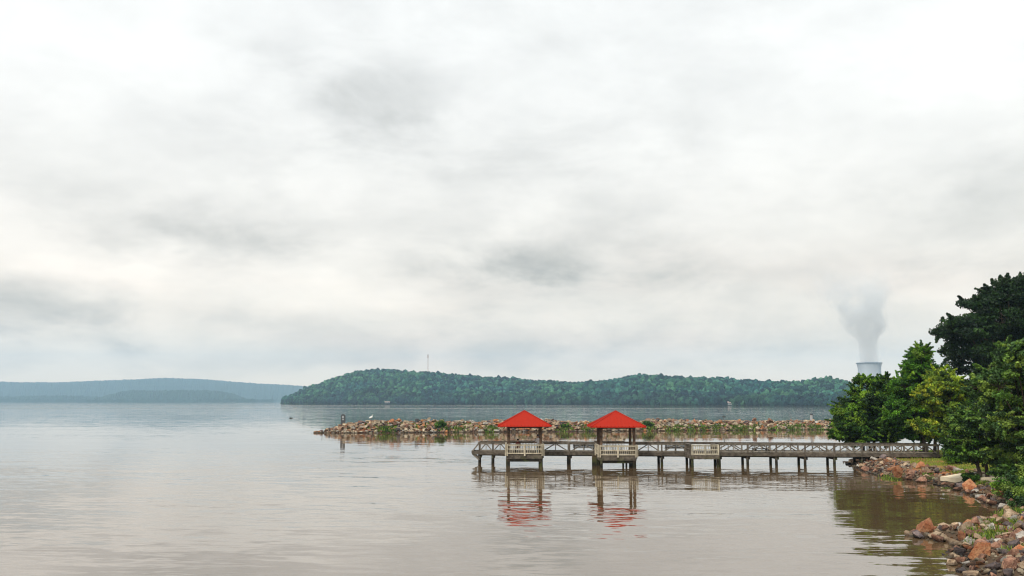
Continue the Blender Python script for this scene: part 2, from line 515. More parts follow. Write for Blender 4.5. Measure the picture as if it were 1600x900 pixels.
def ground_mat():
    m, N, b, o = principled('shore_ground', 0.95, 0.1)
    pos = N.node('ShaderNodeNewGeometry').outputs['Position']
    x, y, z = N.xyz(pos)
    n1 = N.noise(pos, 0.35, 4, 0.6); n2 = N.noise(pos, 3.0, 5, 0.65); n3 = N.noise(pos, 14.0, 3, 0.7)
    grass = N.mix(n2, (0.075, 0.12, 0.012, 1), (0.17, 0.23, 0.025, 1))
    grass = N.mix(N.m('MULTIPLY', n3, 0.5), grass, (0.05, 0.08, 0.012, 1))
    clay = N.mix(n2, (0.26, 0.085, 0.035, 1), (0.36, 0.17, 0.085, 1))
    silt = N.mix(n3, (0.04, 0.028, 0.018, 1), (0.15, 0.10, 0.065, 1))
    k = N.smooth(N.m('ADD', z, N.m('MULTIPLY', N.m('SUBTRACT', n1, 0.5), 0.35)), 0.62, 0.84)
    k2 = N.smooth(N.m('ADD', z, N.m('MULTIPLY', N.m('SUBTRACT', n2, 0.5), 0.35)), 0.30, 0.60)
    c = N.mix(k2, silt, clay)
    c = N.mix(k, c, grass)
    N.put(b.inputs['Base Color'], c)
    bu = N.node('ShaderNodeBump'); bu.inputs['Distance'].default_value = 0.05
    N.put(bu.inputs['Height'], n3); N.put(b.inputs['Normal'], bu.outputs[0])
    return m
M['ground'] = ground_mat()
link(tag(bpy.data.objects.new('ground', np_mesh('ground', V, Fc, M['ground'], True)), 'grassy lake shore with red clay bank', kind='structure'))

def z_land1(x, y): return float(land_z([(x, y)])[0])

# pale path along the top of the bank
def strip(name, pts, w, th, mat, lift):
    pts = [Vector((p[0], p[1], 0)) for p in pts]
    fine = []
    for i in range(len(pts) - 1):
        for k in range(8): fine.append(pts[i].lerp(pts[i + 1], k / 8))
    fine.append(pts[-1])
    V = []
    for i, p in enumerate(fine):
        t = (fine[min(i + 1, len(fine) - 1)] - fine[max(i - 1, 0)]).normalized(); s = Vector((t.y, -t.x, 0)) * w / 2
        for q in (p - s, p + s):
            z = max(z_land1(q.x, q.y), z_land1(p.x, p.y)) + lift
            V += [(q.x, q.y, z), (q.x, q.y, z - th)]
    Fs = []
    for i in range(len(fine) - 1):
        a = i * 4; b = a + 4
        Fs += [(a, a + 2, b + 2, b), (a, b, b + 1, a + 1), (a + 2, a + 3, b + 3, b + 2)]
    return link(bpy.data.objects.new(name, np_mesh(name, V, Fs, mat)))
M['path'] = plain('pale_path', (0.62, 0.53, 0.38), 0.9, 0.1, 0.12, 2.0)
pp = [(X_at(px, Y, 1), Y) for px, Y in [(1484, 73.6), (1497, 72.4), (1520, 70.5), (1555, 68), (1600, 64.5), (1690, 58), (1800, 52)]]
tag(strip('path', pp, 1.5, 0.3, M['path'], 0.14), 'pale path along the bank top', kind='structure')

# ------------------------------------------------------------------ rocks
def rock_mesh(name, seed, mat, sub=3):
    rs = random.Random(seed)
    bm = bmesh.new()
    sc = Vector((rs.uniform(0.95, 1.35), rs.uniform(0.72, 1.05), rs.uniform(0.55, 0.88)))
    for k in range(rs.randint(11, 17)):
        q = Vector((rs.gauss(0, 1), rs.gauss(0, 1), rs.gauss(0, 1))).normalized() * rs.uniform(0.38, 0.60)
        bm.verts.new((q.x * sc.x, q.y * sc.y, q.z * sc.z))
    h = bmesh.ops.convex_hull(bm, input=bm.verts)
    bmesh.ops.delete(bm, geom=[v for v in bm.verts if not v.link_faces], context='VERTS')
    if sub > 1:
        bmesh.ops.bevel(bm, geom=list(bm.edges), offset=0.025, segments=1, affect='EDGES')
        bmesh.ops.triangulate(bm, faces=bm.faces)
    if sub > 2:
        bmesh.ops.subdivide_edges(bm, edges=list(bm.edges), cuts=1, use_grid_fill=True)
        bmesh.ops.triangulate(bm, faces=bm.faces)
        off = Vector((rs.uniform(0, 50), rs.uniform(0, 50), rs.uniform(0, 50)))
        for v in bm.verts: v.co += v.co.normalized() * (mnoise.fractal(v.co * 4.0 + off, 0.8, 2.0, 3) * 0.045)
    bmesh.ops.recalc_face_normals(bm, faces=bm.faces)
    me = bpy.data.meshes.new(name); bm.to_mesh(me); bm.free()
    me.materials.append(mat)
    return me

rock_lib = {c: [rock_mesh('rock', 100 * i + k, ROCK[c]) for k in range(7)] for i, c in enumerate(ROCK)}
rrand = random.Random(11)
placed = []
path_pts = [(a_[0] + (b_[0] - a_[0]) * t_ / 12, a_[1] + (b_[1] - a_[1]) * t_ / 12) for a_, b_ in zip(pp[:-1], pp[1:]) for t_ in range(12)]
def put_rock(x, y, z, s, colour, label, group=None, rz=None, cat='rock'):
    o = bpy.data.objects.new('rock', rrand.choice(rock_lib[colour]))
    o.location = (x, y, z); o.scale = (s, s, s * rrand.uniform(0.85, 1.1))
    o.rotation_euler = (rrand.uniform(-.45, .45), rrand.uniform(-.45, .45), rrand.uniform(0, 6.28) if rz is None else rz)
    link(o); tag(o, label, cat, group)
    placed.append((x, y, s))
    return o

single = [  # the boulders one can point at: column, row on the photo, size, colour, label
    (1444, 831, 1.15, 'orange', 'large bright orange boulder at the tip of the near rocky spit'),
    (1462, 838, 0.62, 'orange', 'small orange-red rock beside the big orange boulder at the spit tip'),
    (1474, 826, 0.66, 'grey', 'pointed pale rock just behind the orange boulders of the spit'),
    (1508, 827, 0.80, 'tan', 'upright tan and orange rock on the back edge of the near spit'),
    (1532, 868, 1.05, 'orange', 'largest orange-pink flat-faced boulder near the bottom of the photo'),
    (1487, 869, 0.50, 'tan', 'flat tan rock half sunk in the water off the near spit'),
    (1475, 866, 0.36, 'dark', 'small dark rock sitting in the water farthest from the spit'),
    (1511, 881, 0.50, 'grey', 'rounded pale rock at the water edge under the big orange-pink boulder'),
    (1515, 763, 1.15, 'orange', 'wide orange boulder at the waterline of the far bank corner'),
    (1562, 768, 1.00, 'orange', 'orange boulder on the bank below the second stretch of pale path'),
    (1402, 738, 1.00, 'orange', 'bright orange-red rock on the bank in front of the pier end'),
    (1349, 731, 0.80, 'tan', 'round yellowish rock at the waterline under the pier end'),
    (1550, 826, 0.7, 'grey', 'light grey slab between two grass tufts on the near spit'),
    (1582, 805, 0.85, 'tan', 'broad tan rock at the top of the near spit by the picture edge'),
]
for px, py, s, c, lb in single:
    p = on_level(px, py, 0.2)
    z = max(z_land1(p.x, p.y), -0.08)
    s *= 0.82
    p = on_level(px, py, z + 0.1)
    o_ = put_rock(p.x, p.y, z + 0.20 * s, s, c, lb); o_.scale.z *= 1.3

# strewn riprap: sample points on the stony belt that shows in the photo
cands = []
tries = 0
zones = {'near': 'the near rocky spit', 'bank': 'the bank below the pale path', 'pier': 'the bank beside the pier end'}
words = {'tan': 'tan', 'orange': 'rusty orange', 'brown': 'reddish-brown', 'grey': 'pale grey', 'dark': 'dark purplish'}
def zone(x, y):
    px = 800 + x / y * F
    if y < 54: return 'near'
    return 'pier' if px < 1480 else 'bank'
quota = {'near': 150, 'bank': 62, 'pier': 72}
cnt = dict.fromkeys(quota, 0)
while tries < 60000 and any(cnt[k] < quota[k] for k in quota):
    tries += 1
    i = rrand.choice(range(2, 28)); a, b = poly[i], poly[i + 1]
    t = rrand.random(); q = a + (b - a) * t
    x, y = q[0] + rrand.uniform(-4.5, 4.5), q[1] + rrand.uniform(-4.5, 4.5)
    zn = zone(x, y)
    if cnt[zn] >= quota[zn]: continue
    px = 800 + x / (y * CP) * F
    if px > 1612 or y < 33.5: continue
    dd = sdist([(x, y)])[0]
    if zn == 'near':
        if dd < -0.45 or dd > 5.0: continue
    elif dd < -0.3 or dd > 3.4: continue
    if min((x - q_[0]) ** 2 + (y - q_[1]) ** 2 for q_ in path_pts) < 1.7 ** 2: continue
    s = (rrand.uniform(0.30, 0.60) if rrand.random() < 0.85 else rrand.uniform(0.6, 0.85)) * (1.0 if zn == 'near' else 1.12)
    if any((x - X) ** 2 + (y - Y) ** 2 < (0.36 * (s + S)) ** 2 for X, Y, S in placed): continue
    c = rrand.choices(['tan', 'orange', 'brown', 'grey', 'dark'], [30, 7, 36, 11, 18])[0]
    z = z_land1(x, y)
    put_rock(x, y, max(z, -0.15) + 0.16 * s + rrand.uniform(0, 0.10), s, c,
             f'{words[c]} riprap rock among the others on {zones[zn]}', f'{words[c]} rocks on {zones[zn]}')
    cnt[zn] += 1

# merged small stones and the breakwater stones (nobody could count these)
def stone_cloud(name, spots, seed, mats=None, nshape=9, sub=1, tone=1.0):
    """spots: (x,y,z,s) -> one mesh of many angular stones with per-stone colour"""
    rs = np.random.RandomState(seed)
    shapes = []
    for k in range(nshape):
        me = rock_mesh('tmp', seed * 31 + k, None if mats is None else mats, sub)
        v = np.empty(len(me.vertices) * 3, np.float32); me.vertices.foreach_get('co', v)
        f = np.array([tuple(p.vertices) for p in me.polygons]); shapes.append((v.reshape(-1, 3), f))
        bpy.data.meshes.remove(me)
    VV, FF, CC = [], [], []; base = 0
    pal = np.array([(0.47, 0.37, 0.25), (0.40, 0.29, 0.19), (0.33, 0.20, 0.13), (0.24, 0.13, 0.09), (0.42, 0.18, 0.07), (0.40, 0.37, 0.32), (0.10, 0.08, 0.08), (0.55, 0.46, 0.33)])
    pw = np.array([.22, .16, .17, .12, .08, .09, .07, .09]); pw /= pw.sum()
    for x, y, z, s in spots:
        v, f = shapes[rs.randint(nshape)]
        a, tl = rs.rand() * 6.28, rs.uniform(-.5, .5)
        Rz = np.array([[math.cos(a), -math.sin(a), 0], [math.sin(a), math.cos(a), 0], [0, 0, 1]])
        Rx = np.array([[1, 0, 0], [0, math.cos(tl), -math.sin(tl)], [0, math.sin(tl), math.cos(tl)]])
        VV.append((v * s) @ (Rz @ Rx).T + (x, y, z)); FF.append(f + base); base += len(v)
        CC.append(np.tile(pal[rs.choice(len(pal), p=pw)] * rs.uniform(0.35, 0.95) * tone, (len(v), 1)))
    return np_mesh(name, np.concatenate(VV), np.concatenate(FF), M['stones'], False, np.concatenate(CC))

def stones_mat():
    m, N, b, o = principled('mixed_stones', 0.88, 0.2)
    a = N.node('ShaderNodeAttribute', attribute_name='tint').outputs['Color']
    pos = N.node('ShaderNodeNewGeometry').outputs['Position']
    n1 = N.noise(pos, 4.0, 5, 0.65)
    c = N.vm('SCALE', a, scale=N.m('ADD', 0.45, N.m('MULTIPLY', n1, 1.1)))
    x, y, z = N.xyz(pos)
    wl = N.smooth(N.m('ADD', z, N.m('MULTIPLY', N.m('SUBTRACT', n1, 0.5), 0.3)), 0.05, 0.4)
    c = N.mix(wl, N.vm('SCALE', c, scale=0.28), c)
    N.put(b.inputs['Base Color'], c)
    return m
M['stones'] = stones_mat()

sp = []
nr = np.random.RandomState(5)
for i in range(2, 28):
    a, b = poly[i], poly[i + 1]; ln = np.linalg.norm(b - a)
    for k in range(int(ln * 85)):
        q = a + (b - a) * nr.rand(); x, y = q + nr.uniform(-4.2, 4.2, 2)
        sp.append((x, y))
P = np.array(sp); dd = sdist(P); keep = (dd > -0.4) & (dd < np.where(P[:, 1] < 54, 5.2, 3.6)) & (P[:, 1] < 100)
P = P[keep]; zz = land_z(P)
spots = [(p[0], p[1], z + 0.03, nr.uniform(0.12, 0.38)) for p, z in zip(P, zz)]
link(tag(bpy.data.objects.new('small_stones', stone_cloud('small_stones', spots, 3, tone=0.6)),  # stone colour toned down to carry the shade in the gaps
         'loose small stones filling the gaps between the shore rocks', kind='stuff'))

# ------------------------------------------------------------------ breakwater
bw_axis = []   # centre line (x, y, half width, crest height)
for px, Y, hw, h in [(486, 190, 0.5, 0.1), (500, 190.3, 0.9, 0.35), (514, 191, 1.8, 0.9), (532, 192, 3.0, 1.5), (560, 193, 4.0, 2.0), (600, 194, 4.4, 2.25), (700, 196.5, 4.4, 2.15),
                     (800, 199.5, 4.3, 2.1), (900, 202.5, 4.3, 2.05), (1000, 205.5, 4.3, 2.1), (1100, 208.5, 4.2, 2.0), (1200, 212, 4.2, 1.9), (1300, 216, 4.2, 1.9), (1360, 219, 5, 1.8), (1440, 223, 6, 1.6)]:
    bw_axis.append((X_at(px, Y, 1), Y, hw, h))
ba = np.array(bw_axis)
def bw(x):
    return [float(np.interp(x, ba[:, 0], ba[:, k])) for k in (1, 2, 3)]
xs = np.arange(ba[0, 0], ba[-1, 0], 0.8); ts = np.linspace(-1.25, 1.25, 21)
V, Fc = [], []
for x in xs:
    yc, hw, h = bw(x)
    for t in ts:
        z = (h + 0.0) * max(0, 1 - abs(t) ** 1.6) - 0.35 - 0.6 * max(0, abs(t) - 1)
        V.append((x, yc + t * hw, z + 0.15 * (mnoise.noise(Vector((x * .5, t * 3, 0))))))
n = len(ts)
for i in range(len(xs) - 1):
    for j in range(n - 1): Fc.append((i * n + j, i * n + j + 1, (i + 1) * n + j + 1, (i + 1) * n + j))
link(tag(bpy.data.objects.new('embankment', np_mesh('embankment', V, Fc, M['ground'], True)), 'low earth core of the stone breakwater', kind='structure'))
spots = []
for k in range(4600):
    x = nr.uniform(ba[0, 0] + 0.6, ba[-1, 0]); yc, hw, h = bw(x)
    t = nr.uniform(-1.08, 1.0)
    if nr.rand() < .45: t = nr.uniform(-1.08, -0.1)
    s = nr.uniform(0.35, 1.05) if hw > 2.5 else nr.uniform(0.3, 0.6)
    if nr.rand() < 0.05: s *= 1.35
    z = h * (1 + .28 * mnoise.noise(Vector((x * .22, 5, 1)))) * max(0, 1 - abs(t) ** 1.6) - 0.16 + nr.uniform(-.12, .2)
    spots.append((x, yc + t * hw, max(z, -0.05), s))
bwo = bpy.data.objects.new('breakwater_stones', stone_cloud('breakwater_stones', spots, 8, sub=1))
link(tag(bwo, 'countless tan and brown stones heaped along the breakwater', kind='stuff'))

def blades(name, spots, seed, hgt, mat, cols, nb=26, spread=0.5, parent=None, wid=0.03):
    rs = np.random.RandomState(seed); n = len(spots) * nb
    c = np.repeat(np.array([s[:3] for s in spots]), nb, 0); sc = np.repeat(np.array([s[3] for s in spots]), nb)
    base = c + np.column_stack([rs.normal(0, spread, n) * sc, rs.normal(0, spread, n) * sc, np.zeros(n)])
    a = rs.rand(n) * 6.28; lean = rs.uniform(0.05, 0.5, n); h = hgt * sc * rs.uniform(0.5, 1.1, n)
    dirv = np.column_stack([np.cos(a) * lean * h, np.sin(a) * lean * h, h])
    sd_ = np.column_stack([-np.sin(a), np.cos(a), np.zeros(n)]) * (wid * sc)[:, None]
    mid = base + dirv * np.array([0.35, 0.35, 0.6])
    tip = base + dirv
    V = np.stack([base - sd_, base + sd_, mid + sd_ * .8, tip, mid - sd_ * .8], 1).reshape(-1, 3)
    i = np.arange(n) * 5
    Fc = np.stack([i, i + 1, i + 2, i + 3, i + 4], 1)
    cc = np.array(cols)[rs.randint(len(cols), size=n)] * rs.uniform(.7, 1.2, (n, 1))
    return np_mesh(name, V, Fc, mat, False, np.repeat(cc, 5, 0))

GREENS = [(0.06, 0.12, 0.012), (0.10, 0.18, 0.02), (0.16, 0.22, 0.03), (0.04, 0.08, 0.01)]
spots = []
for k in range(440):
    px = nr.choice([nr.uniform(610, 650), nr.uniform(700, 800), nr.uniform(860, 940), nr.uniform(1000, 1330), nr.uniform(1000, 1330), nr.uniform(1000, 1330)])
    x = X_at(px, 205, 0.3); yc, hw, h = bw(x)
    if mnoise.noise(Vector((x * 0.35, 0, 0))) < (0.02 if px < 980 else -.1): continue
    t = nr.uniform(-1.06, -0.62)
    spots.append((x, yc + t * hw, max(0.02, h * max(0, 1 - abs(t) ** 1.6) - .1), nr.uniform(0.5, 1.3)))
link(tag(bpy.data.objects.new('water_grass', blades('water_grass', spots, 4, 0.42, M['grassblade'], GREENS, 34, 0.5, wid=0.06)),
         'green grass and weeds along the water edge of the breakwater', kind='stuff'))

# named boulders on the breakwater
for px, py, s, c, lb in [(612, 658.5, 1.35, 'orange', 'broad orange boulder under the white egret on the breakwater'),
                         (623, 656.5, 1.0, 'orange', 'upright orange rock to the side of the egret boulder'),
                         (1179, 656, 1.4, 'brown', 'tall reddish rock on the breakwater crest in line with the picnic table'),
                         (1203, 657, 1.3, 'brown', 'rounded reddish rock between the tall red rock and the grey marker'),
                         (1044, 657, 1.7, 'tan', 'pale yellow boulder on the breakwater just past the second red roof'),
                         (1085, 659, 1.6, 'orange', 'flat orange boulder on the breakwater above the cream lookout')]:
    Y = 196 if px < 700 else 206
    p = at(px, py, Y); yc, hw, h = bw(p.x)
    p = at(px, py, yc - 0.9)
    if 'egret boulder' not in lb and 'egret' in lb: EG = p.copy()
    put_rock(p.x, p.y, p.z, s, c, lb, cat='boulder')

# ------------------------------------------------------------------ leaves and trees
def leaf_cloud(name, clumps, seed, leaf, mat, flat=0.55, up=0.5):
    """clumps: (x,y,z,r,n,(r,g,b)) -> many small diamond leaves spread through the clump volumes"""
    rs = np.random.RandomState(seed)
    cen = np.repeat(np.array([c[:3] for c in clumps], dtype=float), [c[4] for c in clumps], 0)
    rad = np.repeat(np.array([c[3] for c in clumps], dtype=float), [c[4] for c in clumps])
    colr = np.repeat(np.array([c[5] for c in clumps], dtype=float), [c[4] for c in clumps], 0)
    n = len(cen)
    dv = rs.normal(size=(n, 3)); dv /= np.linalg.norm(dv, axis=1)[:, None]
    rr = rs.rand(n) ** 0.42
    dv[:, 2] *= flat
    pos = cen + dv * (rr * rad)[:, None]
    nrm = rs.normal(size=(n, 3)) * 0.75 + dv * 0.6 + (0, 0, up)
    nrm /= np.linalg.norm(nrm, axis=1)[:, None]
    t = np.cross(nrm, rs.normal(size=(n, 3))); t /= np.linalg.norm(t, axis=1)[:, None]
    s = np.cross(nrm, t)
    ln = leaf * rs.uniform(0.6, 1.35, n)[:, None]
    V = np.stack([pos - t * ln * .5, pos + s * ln * .30 + nrm * ln * .08, pos + t * ln * .5, pos - s * ln * .30 + nrm * ln * .08], 1).reshape(-1, 3)
    i = np.arange(n) * 4
    return np_mesh(name, V, np.stack([i, i + 1, i + 2, i + 3], 1), mat, False, np.repeat(colr, 4, 0))

def tree(name, label, cat, base, lobes, Yc, seed, leaf, cols, trunk_r, per=230, clump_r=0.75, dens=1.0, stems=1, group=None, depthk=1.0, lean=(0, 0), flat=0.55, sprays=9):
    """base: (px, Y); lobes: (px, py, radius px) give where each bough's foliage sits; depth is spread round Yc"""
    rs = np.random.RandomState(seed); pr = random.Random(seed)
    bx = X_at(base[0], base[1], 1.0); by = base[1]; bz = z_land1(bx, by) - 0.1
    root = empty(name, (bx, by, bz)); tag(root, label, cat, group)
    tops = []
    for px, py, rp in lobes:
        y = Yc + rs.uniform(-1, 1) * depthk
        p = at(px, py, y); r = rp / F * y
        tops.append((p, r))
    cx = sum(p.x for p, r in tops) / len(tops); rx = max(abs(p.x - cx) for p, r in tops) + 0.1
    new = []
    for p, r in tops:   # round the crown: boughs at the middle also reach to the front and back
        k = math.sqrt(max(0, 1 - ((p.x - cx) / (rx * 1.15)) ** 2)) * rx * 0.55
        new.append((Vector((p.x, p.y + rs.uniform(-.35, .35) * k, p.z)), r))
        for sgn in (-1, 1):
            new.append((Vector((p.x + rs.uniform(-.3, .3) * r, p.y + sgn * (k * rs.uniform(.5, 1.0)) , p.z + rs.uniform(-.25, .1) * r)), r * rs.uniform(.7, .95)))
    clumps = []; tw = []
    for p, r in new:
        m = max(3, int(dens * 3.4 * (r / clump_r) ** 2))
        for k in range(m):
            dv = rs.normal(size=3); dv /= np.linalg.norm(dv)
            rr = r * rs.uniform(.45, 1.0)
            c = p + Vector(dv) * rr
            cr = clump_r * rs.uniform(.6, 1.25)
            if rr + cr * .4 > r: c = p + Vector(dv) * (r - cr * .4) * rs.uniform(.8, 1)
            ci = cols[rs.choice(len(cols), p=None)]
            ci = np.array(ci) * rs.uniform(.5, 1.5)
            clumps.append((c.x - bx, c.y - by, c.z - bz, cr, int(per * (cr / clump_r) ** 1.6), tuple(ci)))
            if k % 3 == 0: tw.append((p, c))
    for p, r in new[::1]:
        for k in range(sprays):
            dv = rs.normal(size=3) * (1, 1, .7) + (0, 0, .45); dv /= np.linalg.norm(dv)
            ci = np.array(cols[rs.randint(len(cols))]) * rs.uniform(.8, 1.4); L_ = r * rs.uniform(.25, .6) + .25
            nseg = 6
            for q in range(nseg):
                c = p + Vector(dv) * (r * .85 + L_ * q / nseg) + Vector((0, 0, -.12 * L_ * (q / nseg) ** 2))
                clumps.append((c.x - bx, c.y - by, c.z - bz, clump_r * (.34 - .04 * q), int(per * (.12 - .014 * q)) + 2, tuple(ci)))
            tw.append((p, p + Vector(dv) * (r * .85 + L_ * .8)))
    cr_o = link(bpy.data.objects.new('crown', leaf_cloud('crown', clumps, seed + 1, leaf, M['leaf'], flat)), root)
    # trunk, limbs and branches
    mb = MB()
    mean = sum((p for p, r in new), Vector()) / len(new)
    forks = []
    for sidx in range(stems):
        o0 = Vector((bx + (sidx - (stems - 1) / 2) * 0.7, by + rs.uniform(-.3, .3), bz))
        f = Vector((o0.x * .5 + mean.x * .5 + lean[0], by + (mean.y - by) * .5, bz + (mean.z - bz) * 0.62))
        pts = [o0, o0.lerp(f, .33) + Vector((rs.uniform(-.1, .1), rs.uniform(-.1, .1), 0)), o0.lerp(f, .66) + Vector((rs.uniform(-.15, .15), 0, 0)), f, f.lerp(mean, .8)]
        mb.tube(pts, [trunk_r * 1.25, trunk_r * .95, trunk_r * .85, trunk_r * .7, trunk_r * .35], 9)
        forks.append((pts, o0))
    tr = mb.build('trunk', M['bark'], root, True)
    lb = MB()
    for p, r in new:
        pts, _o = forks[pr.randrange(len(forks))]
        s0 = pts[pr.choice([2, 3, 3, 4])].copy()
        mid = s0.lerp(p, .5) + Vector((0, 0, -0.06 * (p - s0).length + rs.uniform(0, .3)))
        rr = trunk_r * 0.36
        lb.tube([s0, mid, p], [rr, rr * .65, rr * .3], 6)
    for p, c in tw:
        lb.tube([p, p.lerp(c, .5) + Vector((0, 0, .05)), c], [trunk_r * .12, trunk_r * .08, .012], 4)
    lb.build('branches', M['bark'], root, True)
    return root

G_MID = [(0.06, 0.14, 0.014), (0.10, 0.20, 0.016), (0.035, 0.09, 0.014), (0.16, 0.27, 0.022), (0.025, 0.06, 0.014)]
G_BRIGHT = [(0.07, 0.19, 0.012), (0.10, 0.24, 0.015), (0.045, 0.12, 0.012), (0.15, 0.27, 0.02), (0.03, 0.085, 0.012)]
G_YEL = [(0.24, 0.32, 0.022), (0.32, 0.35, 0.03), (0.13, 0.22, 0.02), (0.05, 0.10, 0.018), (0.13, 0.20, 0.02)]
G_DARK = [(0.012, 0.032, 0.010), (0.018, 0.045, 0.012), (0.010, 0.024, 0.010), (0.026, 0.060, 0.014)]
G_OLIVE = [(0.075, 0.155, 0.028), (0.12, 0.21, 0.038), (0.042, 0.088, 0.024), (0.17, 0.25, 0.045), (0.03, 0.066, 0.02)]

tree('broadleaf_tree', 'round dark-green tree behind the pier end, leftmost of the shore trees', 'tree', (1360, 100.5),
     [(1347, 621, 20), (1330, 641, 26), (1365, 640, 32), (1322, 664, 22), (1350, 670, 24), (1385, 660, 30), (1379, 618, 16), (1395, 630, 22), (1349, 594, 8), (1379, 594, 9),
      (1312, 648, 12), (1388, 682, 16), (1340, 685, 14), (1309, 676, 9), (1312, 681, 7), (1365, 598, 7)],
     100.5, 21, 0.19, G_MID, 0.17, per=170, clump_r=0.5, stems=3)
tree('broadleaf_tree', 'bright green tall tree with twin trunks rising between the dark tree and the round one', 'tree', (1444, 97),
     [(1437, 553, 15), (1424, 578, 22), (1447, 575, 20), (1410, 605, 22), (1432, 610, 27), (1455, 600, 20), (1402, 640, 24), (1427, 645, 28), (1415, 672, 18), (1450, 650, 24), (1442, 680, 12), (1465, 668, 14)],
     97, 33, 0.19, G_BRIGHT, 0.20, per=170, clump_r=0.5)
tree('broadleaf_tree', 'yellow-green tree in front of the bright green one at the pier end', 'tree', (1458, 93),
     [(1470, 590, 17), (1455, 602, 18), (1488, 600, 17), (1450, 622, 18), (1475, 630, 24), (1500, 615, 18), (1448, 668, 15), (1436, 666, 11), (1480, 660, 24), (1503, 650, 22), (1497, 680, 17), (1466, 678, 13)],
     92.5, 45, 0.18, G_YEL, 0.17, per=160, clump_r=0.48)
tree('oak_tree', 'huge almost black-green tree towering over the others at the back', 'tree', (1585, 120),
     [(1509, 515, 28), (1493, 506, 17), (1515, 548, 28), (1545, 500, 30), (1537, 475, 17), (1570, 468, 32), (1566, 520, 36), (1555, 562, 32), (1596, 458, 28), (1598, 440, 15), (1606, 510, 40), (1578, 575, 32),
      (1646, 470, 45), (1656, 540, 50), (1545, 598, 22), (1527, 578, 18), (1626, 580, 40), (1706, 500, 50), (1706, 570, 45), (1570, 446, 14), (1560, 620, 28), (1606, 620, 30)],
     120, 57, 0.30, G_DARK, 0.45, per=230, clump_r=1.05, depthk=2.0, dens=1.0, sprays=4)
tree('willow_oak', 'tall olive-green tree filling the right picture edge above the bank', 'tree', (1618, 62),
     [(1592, 545, 20), (1562, 578, 20), (1600, 592, 32), (1545, 608, 24), (1578, 640, 36), (1625, 640, 42), (1600, 700, 40), (1640, 595, 45), (1660, 690, 50), (1620, 550, 26), (1555, 655, 26),
      (1700, 640, 50), (1585, 738, 20), (1625, 745, 30)],
     62, 71, 0.17, G_OLIVE, 0.22, per=190, clump_r=0.5, dens=0.7)
tree('willow_oak', 'lower drooping olive tree over the pale path, in front of the dark tree', 'tree', (1535, 69),
     [(1532, 650, 24), (1510, 662, 22), (1497, 690, 20), (1520, 700, 26), (1550, 700, 28), (1545, 672, 25), (1500, 706, 15), (1530, 711, 16), (1562, 716, 18), (1570, 690, 24)],
     69, 83, 0.18, G_OLIVE + G_MID[:2], 0.14, per=150, clump_r=0.55, stems=2)
# filler vegetation further back on the land
tree('oak_tree', 'dark green tree filling the gap low behind the yellow-green tree', 'tree', (1540, 108),
     [(1520, 630, 24), (1545, 645, 30), (1575, 640, 28), (1505, 655, 18), (1530, 675, 24), (1600, 660, 35)],
     108, 95, 0.28, G_DARK + [(0.03, 0.07, 0.015)], 0.2, per=160, clump_r=0.8)

def shrub(label, px, Y, w, h, seed, cols, leaf=0.14, per=130, group=None, name='shrub', zb=None):
    x = X_at(px, Y, .8); z = z_land1(x, Y) if zb is None else zb
    root = empty(name, (x, Y, z)); tag(root, label, 'shrub', group)
    rs = np.random.RandomState(seed); cl = []; mb = MB()
    for k in range(int(14 + 10 * w)):
        a = rs.rand() * 6.28; r = w * .5 * rs.rand() ** .5; zz = h * rs.uniform(.15, .95) * (1 - (r / w) ** 2)
        cr = min(w, h) * rs.uniform(.16, .3)
        cl.append((math.cos(a) * r, math.sin(a) * r, zz, cr, per, tuple(np.array(cols[rs.randint(len(cols))]) * rs.uniform(.7, 1.25))))
        mb.tube([(x + math.cos(a) * .1, Y + math.sin(a) * .1, z - .1), (x + math.cos(a) * r * .6, Y + math.sin(a) * r * .6, z + zz * .6), (x + math.cos(a) * r, Y + math.sin(a) * r, z + zz)], [.03, .02, .008], 4)
    link(bpy.data.objects.new('foliage', leaf_cloud('foliage', cl, seed, leaf, M['leaf'], .8)), root)
    mb.build('stems', M['bark'], root)
    return root
shrub('low dark shrub on the bank under the right-hand tree', 1590, 57.5, 2.4, 1.5, 5, G_OLIVE[2:] + G_MID, 0.13)
shrub('low green shrub between the two visible stretches of pale path', 1519, 69.0, 1.2, .8, 6, G_OLIVE[2:] + G_MID)
shrub('dense shrub at the picture edge behind the near spit', 1612, 54.5, 2.2, 1.1, 7, G_OLIVE[2:])
shrub('leafy shrub at the land end of the pier railing', 1495, 84, 2.2, 1.5, 8, G_MID)
xb = X_at(690, 194, .5); ybw = bw(xb)[0] - 3.0
shrub('bright green bush standing at the water edge of the breakwater', 690, ybw, 2.3, 2.2, 12, [(0.07, 0.16, 0.012), (0.14, 0.23, 0.02), (0.03, 0.09, 0.01)], 0.3, 60, zb=0.1)
shrub('low dark-green bush on the breakwater beside the second red roof', 1012, bw(X_at(1012, 205, 1))[0] - 2.6, 2.6, 1.7, 13, G_MID, 0.3, 60, zb=0.3)
shrub('low green bush on the breakwater seen between the two pavilions', 885, bw(X_at(885, 203, 1))[0] - 3.0, 2.2, 1.3, 14, G_MID, 0.3, 60, zb=0.3)

